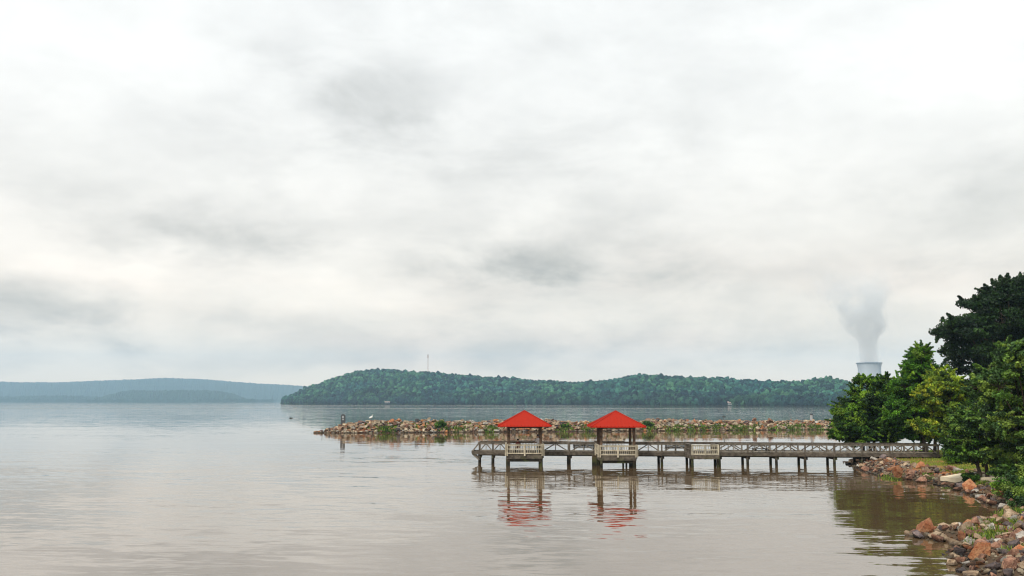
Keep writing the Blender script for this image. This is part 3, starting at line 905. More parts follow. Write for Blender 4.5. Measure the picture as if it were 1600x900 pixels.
# grass on the near bank and lawn
spots = []
for cx_, cy_, sx_, n_ in [(1575, 814, 0.6, 12), (1553, 820, .6, 14), (1532, 823, .4, 7), (1588, 848, .3, 5), (1375, 733, 1.0, 16), (1500, 737, 1.2, 22), (1555, 749, 1.2, 22), (1590, 780, 1.0, 30), (1560, 800, .5, 12)]:
    c = on_level(cx_, cy_, 0.75)
    for k in range(n_):
        x, y = c.x + nr.normal(0, sx_), c.y + nr.normal(0, sx_ * .8)
        spots.append((x, y, z_land1(x, y) + .02, nr.uniform(.25, .6)))
link(tag(bpy.data.objects.new('bank_grass', blades('bank_grass', spots, 9, 0.42, M['grassblade'], [(0.10, 0.20, 0.02), (0.18, 0.26, 0.03), (0.05, 0.10, 0.015), (0.22, 0.25, 0.04)], 60, 0.5, wid=0.03)),
         'tufts of green grass growing between the shore rocks', kind='stuff'))
spots = []
for k in range(2600):
    x, y = nr.uniform(30, 58), nr.uniform(76, 112)
    spots.append((x, y))
P = np.array(spots); dd = sdist(P); zz = land_z(P)
spots = [(p[0], p[1], z, nr.uniform(.15, .4)) for p, z, q in zip(P, zz, dd) if q > 3.4]
link(tag(bpy.data.objects.new('lawn_grass', blades('lawn_grass', spots, 10, 0.45, M['grassblade'], [(0.12, 0.20, 0.02), (0.20, 0.26, 0.03), (0.25, 0.28, 0.04)], 14, 0.9, wid=0.05)),
         'short bright grass on the ground behind the pier end', kind='stuff'))

# ------------------------------------------------------------------ pier
DZ = 1.06          # deck top
RZ = 2.05          # rail top
def yn(x): return 97.3 - 0.115 * (x + 3.3)       # near edge of the walkway
PW = 2.35
pier = empty('pier', (13, 95.5, 0))
tag(pier, 'long weathered wooden fishing pier on piles with cross-braced railings', 'pier')
def xp(px, off=0.0, z=1.5):
    x = 0
    for _ in range(6): x = X_at(px, yn(x) + off, z)
    return x
near_px = [749, 770, 793, 846, 890, 934, 992, 1034, 1079, 1124, 1168, 1213, 1258, 1304, 1347, 1390, 1428, 1466]
nx_ = [xp(p) for p in near_px]
X0, X1 = nx_[0] - 0.12, nx_[-1] + 0.2
TIPX = xp(737.5)
# deck boards: one mesh
db = MB(); x = TIPX + 0.3
while x < X1:
    w = 0.145
    zo = rrand.uniform(-.004, .004)
    db.add([(x, yn(x) - .05, DZ - .05 + zo), (x + w, yn(x + w) - .05, DZ - .05 + zo), (x + w, yn(x + w) + PW + .05, DZ - .05 + zo), (x, yn(x) + PW + .05, DZ - .05 + zo),
            (x, yn(x) - .05, DZ + zo), (x + w, yn(x + w) - .05, DZ + zo), (x + w, yn(x + w) + PW + .05, DZ + zo), (x, yn(x) + PW + .05, DZ + zo)],
           [(3, 2, 1, 0), (4, 5, 6, 7), (0, 1, 5, 4), (1, 2, 6, 5), (2, 3, 7, 6), (3, 0, 4, 7)])
    x += w + 0.012
db.build('deck', M['deckwood'], pier)
def P3(x, off, z): return Vector((x, yn(x) + off, z))
for off, nm in ((-0.09, 1), (PW + .09, 2)):
    f = MB()
    for a, b in zip(nx_[:-1], nx_[1:]): f.beam(P3(a, off, DZ - .055), P3(b - .01, off, DZ - .055), 0.06, 0.32)
    f.beam(P3(TIPX, off, DZ - .055), P3(nx_[0] - .01, off, DZ - .055), 0.06, 0.32)
    f.build('fascia', M['wood'], pier)
j = MB()
for off in (0.15, PW / 2, PW - .15): j.beam(P3(nx_[0], off, DZ - .19), P3(X1, off, DZ - .19), 0.10, 0.26)
j.build('joists', M['dark'], pier)
# piles and caps
for i, x in enumerate(nx_[:-2]):
    for off in (0.0, PW):
        m = MB(); lean = rrand.uniform(-.04, .04)
        top = DZ - .06
        m.tube([(x + lean * 1.3, yn(x) + off + .14 * (1 if off == 0 else -1), -1.6), (x + lean * .4, yn(x) + off + .14 * (1 if off == 0 else -1), .3), (x, yn(x) + off + .14 * (1 if off == 0 else -1), top)], [.135, .13, .125], 10)
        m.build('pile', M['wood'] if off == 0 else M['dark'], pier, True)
    m = MB(); m.beam((x + .17, yn(x) - .02, DZ - .42), (x + .17, yn(x) + PW + .02, DZ - .42), 0.10, 0.22)
    m.build('pile_cap', M['dark'], pier)
# rail posts
skip_near = {(2, 3), (5, 6), (8, 9)}
def bay(a, b, off, opened=False):
    """one railing bay: top rail, cap board, bottom rail, king post and two braces rising to it"""
    m = MB()
    o2 = -0.0 if off == 0 else 0.0
    pa, pb = P3(a, off, 0), P3(b, off, 0)
    def q(t, z, s=0.0): return Vector((a + (b - a) * t, yn(a + (b - a) * t) + off + s, z))
    sgn = 1 if off == 0 else -1
    m.beam(q(0, RZ - .025), q(1, RZ - .025), 0.17, 0.045)
    m.beam(q(0, RZ - .125, -.02 * sgn), q(1, RZ - .125, -.02 * sgn), 0.05, 0.15)
    if not opened:
        m.beam(q(0.03, DZ + .20, .01 * sgn), q(.97, DZ + .20, .01 * sgn), 0.05, 0.10)
        m.beam(q(.5, DZ + .10, .07 * sgn), q(.5, RZ - .06, .07 * sgn), 0.075, 0.075)
        m.beam(q(.05, DZ + .14, .02 * sgn), q(.46, RZ - .19, .02 * sgn), 0.05, 0.10)
        m.beam(q(.95, DZ + .14, .02 * sgn), q(.54, RZ - .19, .02 * sgn), 0.05, 0.10)
    return m
for i, (a, b) in enumerate(zip(nx_[:-1], nx_[1:])):
    for off in (0.0, PW):
        if off == 0.0 and (i, i + 1) in skip_near: continue
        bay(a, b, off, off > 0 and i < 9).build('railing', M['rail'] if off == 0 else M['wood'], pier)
for i, x in enumerate(nx_):
    for off in (0.0, PW):
        m = MB(); m.box(x - .065, x + .065, yn(x) + off - .065, yn(x) + off + .065, DZ - .2, RZ - .048)
        m.build('rail_post', M['wood'] if off == 0 else M['rail'], pier)
# extra vertical pickets give the busier infill of the right-hand bays
for i in range(9, 16):
    a, b = nx_[i], nx_[i + 1]; m = MB()
    for t in (.25, .75):
        x = a + (b - a) * t
        m.box(x - .03, x + .03, yn(x) + PW - .05, yn(x) + PW + .01, DZ + .1, RZ - .05)
    m.build('picket', M['rail'], pier)
# pointed seaward end: braces from the end posts out to the beam tips
for off in (0.0, PW):
    m = MB()
    m.beam(P3(nx_[0], off, RZ - .06), P3(TIPX + .02, off, DZ + .05), 0.09, 0.12)
    m.beam(P3(TIPX + .05, off, DZ - .15), P3(nx_[0], off, DZ - .75), 0.09, 0.14)
    m.build('end_brace', M['rail'], pier)
m = MB(); m.beam(P3(TIPX, -.06, DZ), P3(TIPX, PW + .06, DZ), 0.10, 0.26)
m.beam(P3(nx_[0] - .1, 0, RZ - .06), P3(nx_[0] - .1, PW, RZ - .06), 0.12, 0.05)
for t in (.2, .4, .6, .8): m.beam(P3(nx_[0] - .1, PW * t, RZ - .1), P3(TIPX + .05, PW * t, DZ + .05), 0.05, 0.05)
m.build('end_rail', M['rail'], pier)
m = MB(); m.beam(P3(nx_[1], -.03, .82), P3(nx_[2], -.03, .78), 0.06, 0.16); m.build('lower_beam', M['wood'], pier)

M['greycream'] = wood('weathered_cream_paint', (0.26, 0.23, 0.17), (0.46, 0.42, 0.32), wet=False)
def cream_rail(parent, p, q, n_posts=3, zt=RZ, zb=DZ, mat='cream'):
    """picket railing with end posts, a mid rail and short double rows of pickets"""
    m = MB(); p, q = Vector(p), Vector(q)
    L_ = (q - p).length; t = (q - p).normalized(); s = Vector((t.y, -t.x, 0))
    def W_(f, z, o=0): v_ = p.lerp(q, f) + s * o; return Vector((v_.x, v_.y, z))
    m.beam(W_(0, zt - .02), W_(1, zt - .02), 0.15, 0.04, .05)
    m.beam(W_(0, zt - .12, .012), W_(1, zt - .12, .012), 0.04, 0.10)
    m.beam(W_(0, (zt + zb) / 2 + .02, .012), W_(1, (zt + zb) / 2 + .02, .012), 0.04, 0.085)
    m.beam(W_(0, zb + .12, .012), W_(1, zb + .12, .012), 0.04, 0.10)
    k = max(2, int(L_ / .17))
    for i in range(1, k):
        f = i / k
        v_ = W_(f, 0, -.025)
        m.box(v_.x - .024, v_.x + .024, v_.y - .024, v_.y + .024, zb + .05, zt - .06)
    for i in range(n_posts):
        f = i / (n_posts - 1) if n_posts > 1 else 0
        v_ = W_(f, 0, .03)
        m.box(v_.x - .065, v_.x + .065, v_.y - .065, v_.y + .065, zb - .12, zt - .045)
    return m.build('picket_railing', M[mat], parent)

def bench(label, x0, x1, off, group='benches on the pier', back=-1, z=DZ):
    """slatted bench on the walkway; back=-1 puts the backrest towards the near rail"""
    xc = (x0 + x1) / 2; yc = yn(xc) + off
    root = empty('bench', (xc, yc, z)); tag(root, label, 'bench', group)
    m = MB()
    for k in range(4):
        y = yc + (k - 1.5) * .115; m.box(x0, x1, y - .05, y + .05, z + .43, z + .465)
    m.build('seat', M['deckwood'], root)
    m = MB(); yb = yc + back * .27
    for k in range(4): m.box(x0, x1, yb - .018, yb + .018, z + .50 + k * .125, z + .60 + k * .125)
    for xx in (x0 + .12, xc, x1 - .12): m.box(xx - .04, xx + .04, yb - back * .02 - .03, yb - back * .02 + .03 , z + .3, z + .985)
    m.build('backrest', M['dark'], root)
    for xx in (x0 + .15, xc, x1 - .15):
        m = MB(); m.box(xx - .04, xx + .04, yc - .22, yc - .14, z, z + .428); m.box(xx - .04, xx + .04, yc + .14, yc + .22, z, z + .428)
        m.box(xx - .038, xx + .038, yc - .14, yc + .14, z + .34, z + .426)
        m.build('leg', M['wood'], root)
    return root
bench('slatted bench on the pier walkway between the two red-roofed pavilions', xp(895, .4), xp(930, .4), .45)
bench('long high-backed bench on the walkway between the second pavilion and the cream lookout', xp(1038, .4), xp(1073, .4), .45)
# picnic table
xt = (xp(1166, 1.1) + xp(1212, 1.1)) / 2; yt = yn(xt) + 1.2
pt = empty('picnic_table', (xt, yt, DZ)); tag(pt, 'dark wooden picnic table with side seats on the pier walkway', 'picnic table')
m = MB()
for k in range(5): m.box(xt - .95, xt + .95, yt - .35 + k * .145, yt - .22 + k * .145, DZ + .72, DZ + .755)
m.build('tabletop', M['dark'], pt)
for sgn in (-1, 1):
    m = MB()
    for k in range(2): m.box(xt - .95, xt + .95, yt + sgn * .68 + (k - 1) * .13, yt + sgn * .68 + (k - 1) * .13 + .12, DZ + .42, DZ + .455)
    m.build('seat', M['dark'], pt)
for xx in (xt - .65, xt + .65):
    m = MB()
    m.beam((xx, yt - .25, DZ + .70), (xx, yt - .66, DZ + .02), .05, .09); m.beam((xx, yt + .25, DZ + .70), (xx, yt + .66, DZ + .02), .05, .09)
    m.beam((xx + .05, yt - .8, DZ + .37), (xx + .05, yt + .8, DZ + .37), .05, .09)
    m.build('leg', M['dark'], pt)

# cream lookout bay without a roof
lx0, lx1 = X_at(1081, 91.5), X_at(1122, 91.5); ly0 = 91.4
look = empty('lookout', ((lx0 + lx1) / 2, 93, 0)); tag(look, 'small open lookout bay with cream picket railing beside the pier', 'lookout deck')
ly1 = yn(lx0) - .13
m = MB(); y = ly0
while y < ly1 - .1: m.box(lx0 - .03, lx1 + .03, y, y + .14, DZ - .05, DZ); y += .152
m.build('deck', M['deckwood'], look)
m = MB(); m.box(lx0 - .07, lx1 + .07, ly0 - .07, ly0 - .005, DZ - .34, DZ + .03); m.box(lx0 - .10, lx0 - .035, ly0, ly1, DZ - .34, DZ + .03); m.box(lx1 + .035, lx1 + .10, ly0, ly1, DZ - .34, DZ + .03)
m.build('fascia', M['wood'], look)
m = MB()
for xx in np.linspace(lx0 + .1, lx1 - .1, 5): m.box(xx - .05, xx + .05, ly0, ly1, DZ - .36, DZ - .055)
m.build('joists', M['dark'], look)
cream_rail(look, (lx0, ly0 + .05, 0), (lx1, ly0 + .05, 0), 3, mat='greycream')
cream_rail(look, (lx0, ly1 - .1, 0), (lx0, ly0 + .2, 0), 2, mat='wood')
cream_rail(look, (lx1, ly0 + .2, 0), (lx1, ly1 - .1, 0), 2, mat='wood')
for xx, yy in ((lx0 + .05, ly0 + .25), (lx1 - .02, ly0 + .25)):
    m = MB(); m.tube([(xx + .03, yy, -1.6), (xx, yy, .3), (xx, yy, DZ - .34)], [.13, .125, .12], 10); m.build('pile', M['wood'], look, True)
# inner bench of the lookout
m = MB()
for k in range(3): m.box(lx0 + .2, lx1 - .2, ly0 + .3 + k * .13, ly0 + .42 + k * .13, DZ + .42, DZ + .455)
for xx in (lx0 + .4, lx1 - .4): m.box(xx - .04, xx + .04, ly0 + .34, ly0 + .62, DZ, DZ + .418)
tag(m.build('bench', M['cream'], None), 'cream built-in bench inside the open lookout bay', 'bench', 'benches on the pier')

# ------------------------------------------------------------------ pavilions
def pavilion(xc, yc, label, extra):
    root = empty('pavilion', (xc, yc, 0)); tag(root, label, 'pavilion', 'red-roofed pavilions on the pier')
    h = 1.5; e = 2.5; EZ = 3.73; AZ = 5.12
    # roof: hipped, thick edge, ribs down each face
    r = MB()
    c = [(xc - e, yc - e), (xc + e, yc - e), (xc + e, yc + e), (xc - e, yc + e)]
    V = [(x, y, EZ) for x, y in c] + [(xc, yc, AZ)] + [(x, y, EZ - .10) for x, y in c] + [(xc, yc, AZ - .12)]
    Fs = [(i, (i + 1) % 4, 4) for i in range(4)] + [(i, i + 5, (i + 1) % 4 + 5, (i + 1) % 4) for i in range(4)] + [((i + 1) % 4 + 5, i + 5, 9) for i in range(4)]
    r.add(V, Fs)
    rf = r.build('roof', M['roof'], root)
    ribs = MB()
    for sgn, ax in ((-1, 'y'), (1, 'y'), (-1, 'x'), (1, 'x')):
        for k in range(-7, 8):
            t = k * .33
            if abs(t) > e - .1: continue
            f = 1 - abs(t) / e
            if ax == 'y':
                p = (xc + t, yc + sgn * (e + .003), EZ + .012); q = (xc + t, yc + sgn * (e - e * f), EZ + (AZ - EZ) * f + .012)
            else:
                p = (xc + sgn * (e + .003), yc + t, EZ + .012); q = (xc + sgn * (e - e * f), yc + t, EZ + (AZ - EZ) * f + .012)
            if f > .05: ribs.beam(p, q, .05, .05)
    for x, y in c: ribs.beam((x, y, EZ + .015), (xc, yc, AZ + .02), .12, .035)
    ribs.build('roof_ribs', M['roof'], rf)
    fr = MB()
    for s in (-1, 1):
        fr.box(xc - h - .15, xc + h + .15, yc + s * h - .06, yc + s * h + .06, EZ - .22, EZ - .04)
        fr.box(xc + s * h - .06, xc + s * h + .06, yc - h + .062, yc + h - .062, EZ - .225, EZ - .045)
    fr.build('roof_beams', M['dark'], root)
    for sx in (-1, 1):
        for sy in (-1, 1):
            m = MB(); x, y = xc + sx * h, yc + sy * h
            m.box(x - .125, x + .125, y - .125, y + .125, -1.5, EZ - .23)
            m.build('post', M['post'], root, bevel=.012)
    # floor
    f = MB(); y = yc - h - .1
    y_end = max(yc + h, yn(xc) - .20)
    while y < y_end - .1: f.box(xc - h + .13, xc + h - .13, y, y + .14, DZ - .05, DZ); y += .152
    f.build('deck', M['deckwood'], root)
    f = MB()
    f.box(xc - h - .15, xc + h + .15, yc - h - .20, yc - h - .13, DZ - .42, DZ + .04)
    for s in (-1, 1): f.box(xc + s * (h + .16) - .035, xc + s * (h + .16) + .035, yc - h - .125, y_end, DZ - .42, DZ + .04)
    f.build('fascia', M['wood'], root)
    f = MB(); f.box(xc - h - .10, xc + h + .10, yc - h - .11, yc - h + .02, DZ - .66, DZ - .43)
    f.box(xc - h - .10, xc + h + .10, yc + h - .05, yc + h + .08, DZ - .66, DZ - .43)
    for xx in np.linspace(xc - h + .2, xc + h - .2, 6): f.box(xx - .04, xx + .04, yc - h - .10, y_end, DZ - .42, DZ - .055)
    f.build('joists', M['dark'], root)
    # cream picket railings on three sides, set just outside the posts
    yo = yc - h - .24
    cream_rail(root, (xc - h - .12, yo, 0), (xc + h + .12, yo, 0), 3)
    cream_rail(root, (xc - h - .25, yc + h + .0, 0), (xc - h - .25, yo + .15, 0), 2)
    cream_rail(root, (xc + h + .25, yo + .15, 0), (xc + h + .25, yc + h + .0, 0), 2)
    # dark picket screen at the back
    m = MB(); yb = yn(xc) + PW + .25
    m.box(xc - h, xc + h, yb - .04, yb + .04, RZ - .02, RZ + .05)
    for i in range(1, 20): m.box(xc - h + i * 3 / 20 - .022, xc - h + i * 3 / 20 + .022, yb - .02, yb + .02, DZ + .10, RZ - .022)
    m.box(xc - h, xc + h, yb - .03, yb + .03, DZ + .02, DZ + .098)
    m.build('back_railing', M['dark'], root)
    if extra:
        m = MB(); m.beam((xc - h - .05, yc - h - .3, DZ - .5), (xc - h + .0, yc - h - .45, .1), .16, .16); m.build('diagonal_brace', M['wood'], root)
        for xx in (xc + h - .75, xc + h - .45):
            m = MB(); m.tube([(xx, yc + .9, -1.5), (xx, yc + .9, DZ - .43)], .09, 8); m.build('pile', M['dark'], root, True)
        m = MB(); m.box(xc - h - .62, xc - h - .20, yc + h - .25, yc + h - .05, -1.5, DZ - .1); m.build('pile_board', M['post'], root)
    return root
P1 = (X_at(819.5, 94.3), 94.6); P2 = (X_at(962.8, 92), 92.2)
pavilion(P1[0], P1[1], 'red-roofed pavilion at the lake end of the pier, with two people inside', False)
pavilion(P2[0], P2[1], 'empty red-roofed pavilion next to the long bench, nearer the shore', True)
# inner bench of the first pavilion
bx0, bx1, by_ = P1[0] - 1.1, P1[0] + 0.7, P1[1] + .55
m = MB()
root = empty('bench', ((bx0 + bx1) / 2, by_, DZ)); tag(root, 'plain bench inside the first pavilion with a person sitting on it', 'bench', 'benches on the pier')
for k in range(3): m.box(bx0, bx1, by_ - .2 + k * .135, by_ - .08 + k * .135, DZ + .41, DZ + .45)
m.build('seat', M['deckwood'], root)
for xx in (bx0 + .2, bx1 - .2):
    m = MB(); m.box(xx - .04, xx + .04, by_ - .15, by_ + .15, DZ, DZ + .408); m.build('leg', M['wood'], root)

# ------------------------------------------------------------------ people
SKIN = plain('skin', (0.45, 0.27, 0.19), 0.55, 0.3, .05)
def person(label, loc, rz, seated, shirt, trousers, hairc):
    J = {}; E = []
    if seated:
        J.update(pelvis=(0, 0, .53), waist=(0, -.01, .68), chest=(0, .02, .88), neck=(0, .05, 1.05), head0=(0, .08, 1.13), head1=(0, .10, 1.27))
        for s, n_ in ((-1, 'l'), (1, 'r')):
            J[n_ + 'hip'] = (s * .10, .02, .52); J[n_ + 'knee'] = (s * .13, .45, .51); J[n_ + 'ank'] = (s * .13, .47, .09); J[n_ + 'toe'] = (s * .14, .63, .045)
            J[n_ + 'sh'] = (s * .19, .03, .98); J[n_ + 'el'] = (s * .25, .12, .73); J[n_ + 'wr'] = (s * .16, .34, .62)
    else:
        J.update(pelvis=(0, 0, .93), waist=(0, .01, 1.08), chest=(0, 0, 1.28), neck=(0, .01, 1.46), head0=(0, .03, 1.54), head1=(0, .04, 1.68))
        for s, n_ in ((-1, 'l'), (1, 'r')):
            J[n_ + 'hip'] = (s * .10, 0, .90); J[n_ + 'knee'] = (s * .11, .03, .49); J[n_ + 'ank'] = (s * .11, -.01, .08); J[n_ + 'toe'] = (s * .12, .14, .045)
            J[n_ + 'sh'] = (s * .19, 0, 1.40); J[n_ + 'el'] = (s * .25, .05, 1.13); J[n_ + 'wr'] = (s * .17, .28, 1.06)
    E += [('pelvis', 'waist'), ('waist', 'chest'), ('chest', 'neck'), ('neck', 'head0'), ('head0', 'head1')]
    for n_ in 'lr': E += [('pelvis', n_ + 'hip'), (n_ + 'hip', n_ + 'knee'), (n_ + 'knee', n_ + 'ank'), (n_ + 'ank', n_ + 'toe'), ('chest', n_ + 'sh'), (n_ + 'sh', n_ + 'el'), (n_ + 'el', n_ + 'wr')]
    rad = dict(pelvis=.145, waist=.125, chest=.155, neck=.058, head0=.082, head1=.088)
    for n_ in 'lr': rad.update({n_ + 'hip': .09, n_ + 'knee': .06, n_ + 'ank': .042, n_ + 'toe': .035, n_ + 'sh': .06, n_ + 'el': .043, n_ + 'wr': .028})
    for n_, s in (('l', -1), ('r', 1)):     # hand: palm and five separate fingers
        w = Vector(J[n_ + 'wr']); fw = Vector((-s * .25, .9, -.35)).normalized(); side = Vector((s, 0.25, 0)).normalized()
        J[n_ + 'palm'] = tuple(w + fw * .07); rad[n_ + 'palm'] = .03; E.append((n_ + 'wr', n_ + 'palm'))
        for k in range(4):
            b = w + fw * .10 + side * (k - 1.5) * .021; ln = (.062, .075, .07, .055)[k]
            for q, (t, dzz) in enumerate(((0, 0), (.55, -.008), (1, -.03))):
                J[f'{n_}f{k}{q}'] = tuple(b + fw * ln * t + Vector((0, 0, dzz))); rad[f'{n_}f{k}{q}'] = (.010, .009, .008)[q]
            E += [(n_ + 'palm', f'{n_}f{k}0'), (f'{n_}f{k}0', f'{n_}f{k}1'), (f'{n_}f{k}1', f'{n_}f{k}2')]
        b = w + fw * .03 - side * .03
        J[n_ + 't0'] = tuple(b); J[n_ + 't1'] = tuple(b + (fw - side * .7).normalized() * .05); rad[n_ + 't0'] = .012; rad[n_ + 't1'] = .010
        E += [(n_ + 'wr', n_ + 't0'), (n_ + 't0', n_ + 't1')]
    names = list(J); idx = {k: i for i, k in enumerate(names)}
    me = bpy.data.meshes.new('person'); me.from_pydata([J[k] for k in names], [(idx[a], idx[b]) for a, b in E], [])
    tmp = bpy.data.objects.new('tmp', me); col.objects.link(tmp)
    tmp.modifiers.new('skin', 'SKIN')
    for i, k in enumerate(names):
        sv_ = me.skin_vertices[0].data[i]; sv_.radius = (rad[k], rad[k]); sv_.use_root = (k == 'pelvis')
    ss = tmp.modifiers.new('s', 'SUBSURF'); ss.levels = 1; ss.render_levels = 1
    bpy.context.view_layer.update()
    dg = bpy.context.evaluated_depsgraph_get()
    res = bpy.data.meshes.new_from_object(tmp.evaluated_get(dg))
    bpy.data.objects.remove(tmp)
    o = bpy.data.objects.new('person', res); o.location = loc; o.rotation_euler = (0, 0, rz)
    link(o); tag(o, label, 'person', 'people in the first pavilion')
    res.materials.clear()
    for mt in (SKIN, shirt, trousers): res.materials.append(mt)
    neck = J['neck'][2]; pz = J['pelvis'][2]
    for p in res.polygons:
        p.use_smooth = True; c = p.center
        hand = (Vector(c) - Vector(J['lwr'])).length < .16 or (Vector(c) - Vector(J['rwr'])).length < .16
        leg = c.z < pz + .02 or (seated and c.y > .2 and c.z < pz + .10 and not hand)
        if hand or c.z > neck: p.material_index = 0
        elif leg: p.material_index = 2
        else: p.material_index = 1
    hc = Vector(J['head1']) + Vector((0, -.01, 0))
    # head details: hair cap, nose, ears, eyes, mouth
    bm = bmesh.new(); bmesh.ops.create_uvsphere(bm, u_segments=14, v_segments=10, radius=.108)
    for v in bm.verts:
        v.co.z *= 1.05
        if v.co.y > .03 and v.co.z < .045: v.co *= .72
        if v.co.z < -.03: v.co.x *= .85
        v.co += hc + Vector((0, -.02, .02))
    hm = bpy.data.meshes.new('hair'); bm.to_mesh(hm); bm.free(); hm.materials.append(hairc)
    link(bpy.data.objects.new('hair', hm), o)
    fc = MB()
    f0 = hc + Vector((0, .082, -.055))
    fc.add([f0 + Vector(q) for q in ((-.012, 0, -.018), (.012, 0, -.018), (0, .03, -.015), (0, .004, .02))], [(0, 1, 2), (0, 2, 3), (1, 3, 2), (0, 3, 1)])
    for s in (-1, 1):
        e = hc + Vector((s * .084, -.01, -.055)); fc.add([e + Vector(q) for q in ((0, -.012, -.03), (0, .014, -.02), (s * .016, 0, .025), (s * .006, -.01, 0))], [(0, 1, 2), (0, 2, 3), (1, 3, 2), (0, 3, 1)])
    me2 = bpy.data.meshes.new('face'); me2.from_pydata([tuple(q) for q in fc.v], [], fc.f); me2.materials.append(SKIN); link(bpy.data.objects.new('face', me2), o)
    ey = MB()
    for s in (-1, 1): ey.box(hc.x + s * .03 - .011, hc.x + s * .03 + .011, hc.y + .076, hc.y + .090, hc.z - .038, hc.z - .029)
    ey.box(hc.x - .022, hc.x + .022, hc.y + .074, hc.y + .084, hc.z - .098, hc.z - .092)
    me3 = bpy.data.meshes.new('eyes'); me3.from_pydata([tuple(q) for q in ey.v], [], ey.f); me3.materials.append(hairc); link(bpy.data.objects.new('eyes', me3), o)
    return o
dark_hair = plain('dark_hair', (0.02, 0.014, 0.01), .6)
person('seated person in a dark red top on the bench in the first pavilion', (X_at(809.5, P1[1] + .5), by_, DZ - .0), R(165), True,
       plain('dark_red_cloth', (0.16, 0.022, 0.02), .9), plain('dark_cloth', (0.04, 0.04, 0.05), .9), dark_hair)
person('standing person in a white top with dark hair by the post of the first pavilion', (X_at(840.5, P1[1]), P1[1] - .1, DZ + .02), R(60), False,
       plain('white_cloth', (0.75, 0.73, 0.74), .9), plain('grey_cloth', (0.35, 0.36, 0.38), .9), dark_hair)

# ------------------------------------------------------------------ things on the breakwater
STEEL = plain('dark_marker_paint', (0.06, 0.065, 0.07), .6)
GREYP = plain('grey_concrete', (0.33, 0.34, 0.35), .8)
# arched dark marker with an opening
p = at(535.5, 660, 191.6); yc, hw, h = bw(p.x)
root = empty('marker', (p.x, yc - .2, h - .5)); tag(root, 'tall arched dark marker standing near the tip of the breakwater', 'marker')
x0, y0 = p.x, yc - .2; zt = Z_at(647, y0)
m = MB(); prof = []
for k in range(13):
    a = math.pi * k / 12; prof.append((x0 + math.cos(a) * .42, zt - .42 + math.sin(a) * .42))
prof = [(x0 + .42, h - .5)] + prof + [(x0 - .42, h - .5)]
n = len(prof); V = [(x, y0 - .2, z) for x, z in prof] + [(x, y0 + .2, z) for x, z in prof]
m.add(V, [tuple(range(n)), tuple(reversed(range(n, 2 * n)))] + [(i, i + n, (i + 1) % n + n, (i + 1) % n) for i in range(n)])
m.build('body', STEEL, root)
m = MB(); m.box(x0 - .17, x0 + .17, y0 - .23, y0 - .203, zt - .75, zt - .35); m.box(x0 - .12, x0 + .17, y0 - .23, y0 - .203, zt - 1.15, zt - .9)
m.build('plate', GREYP, root)
# dark squat post
p = at(652, 659, 196); yc, hw, h = bw(p.x); m = MB()
m.tube([(p.x, yc - .3, h - .4), (p.x, yc - .3, Z_at(654, yc - .3) - .12), (p.x, yc - .3, Z_at(654, yc - .3))], [.40, .40, .30], 12)
tag(m.build('bollard', STEEL, None, False), 'squat black bollard on the breakwater crest before the green bush', 'bollard')
# grey column
p = at(1269, 658, 214); yc, hw, h = bw(p.x); zt = Z_at(646, yc - .2)
root = empty('marker', (p.x, yc - .2, h - .4)); tag(root, 'grey pillar marker on the breakwater near the shore trees', 'marker')
m = MB(); m.tube([(p.x, yc - .2, h - .4), (p.x, yc - .2, zt - .35)], .29, 12); m.build('body', GREYP, root)
m = MB(); m.tube([(p.x, yc - .2, zt - .35), (p.x, yc - .2, zt - .1), (p.x, yc - .2, zt)], [.34, .34, .22], 12); m.build('cap', STEEL, root)
# small sign post
p = at(1132, 657, 209); yc, hw, h = bw(p.x); zt = Z_at(648, yc)
root = empty('sign_post', (p.x, yc, h - .4)); tag(root, 'thin sign post with a small cross board on the breakwater', 'sign')
m = MB(); m.tube([(p.x, yc, h - .4), (p.x, yc, zt)], .06, 8); m.build('post', STEEL, root)
m = MB(); m.box(p.x - .42, p.x + .42, yc - .10, yc - .065, zt - .55, zt - .33); m.build('board', STEEL, root)
# egret
p = at(581, 655, 193.5); yc, hw, h = bw(p.x); ex, ey_, ez = p.x, yc - 1.0, Z_at(657.5, yc - 1.0)
WHT = plain('white_feathers', (0.8, 0.8, 0.78), .8, .2, .05); BEAK = plain('yellow_beak', (0.5, 0.3, 0.05), .5)
m = MB(); m.tube([(ex - .42, ey_, ez + .52), (ex - .25, ey_, ez + .58), (ex, ey_, ez + .68), (ex + .18, ey_, ez + .78), (ex + .20, ey_, ez + .93), (ex + .15, ey_, ez + 1.05), (ex + .22, ey_, ez + 1.12), (ex + .30, ey_, ez + 1.10)],
                    [.03, .12, .19, .13, .06, .05, .065, .03], 10)
eg = m.build('egret', WHT, None, True); tag(eg, 'white egret standing on the breakwater rocks', 'bird')
m = MB(); m.tube([(ex + .29, ey_, ez + 1.10), (ex + .45, ey_, ez + 1.07)], [.02, .005], 6); bk = m.build('beak', BEAK, eg)
for dxx in (-.02, .06):
    m = MB(); m.tube([(ex + dxx, ey_, ez + .56), (ex + dxx + .02, ey_, ez + .28), (ex + dxx, ey_, ez - .15)], [.02, .014, .012], 6); m.build('leg', STEEL, eg)
# boulder that the egret stands on
put_rock(ex, ey_, ez - .35, 1.3, 'tan', 'flat tan boulder directly beneath the egret', cat='boulder')
# driftwood out on the water
p = on_level(454.5, 653.5); m = MB()
m.tube([(p.x - .7, p.y, -.05), (p.x - .2, p.y + .1, .12), (p.x + .4, p.y, .10), (p.x + .8, p.y - .1, .0)], [.06, .14, .12, .05], 8)
m.tube([(p.x - .1, p.y, .1), (p.x - .4, p.y, .65)], [.06, .02], 6)
tag(m.build('driftwood', M['post'], None, True), 'lone piece of driftwood floating on the open lake', 'driftwood')
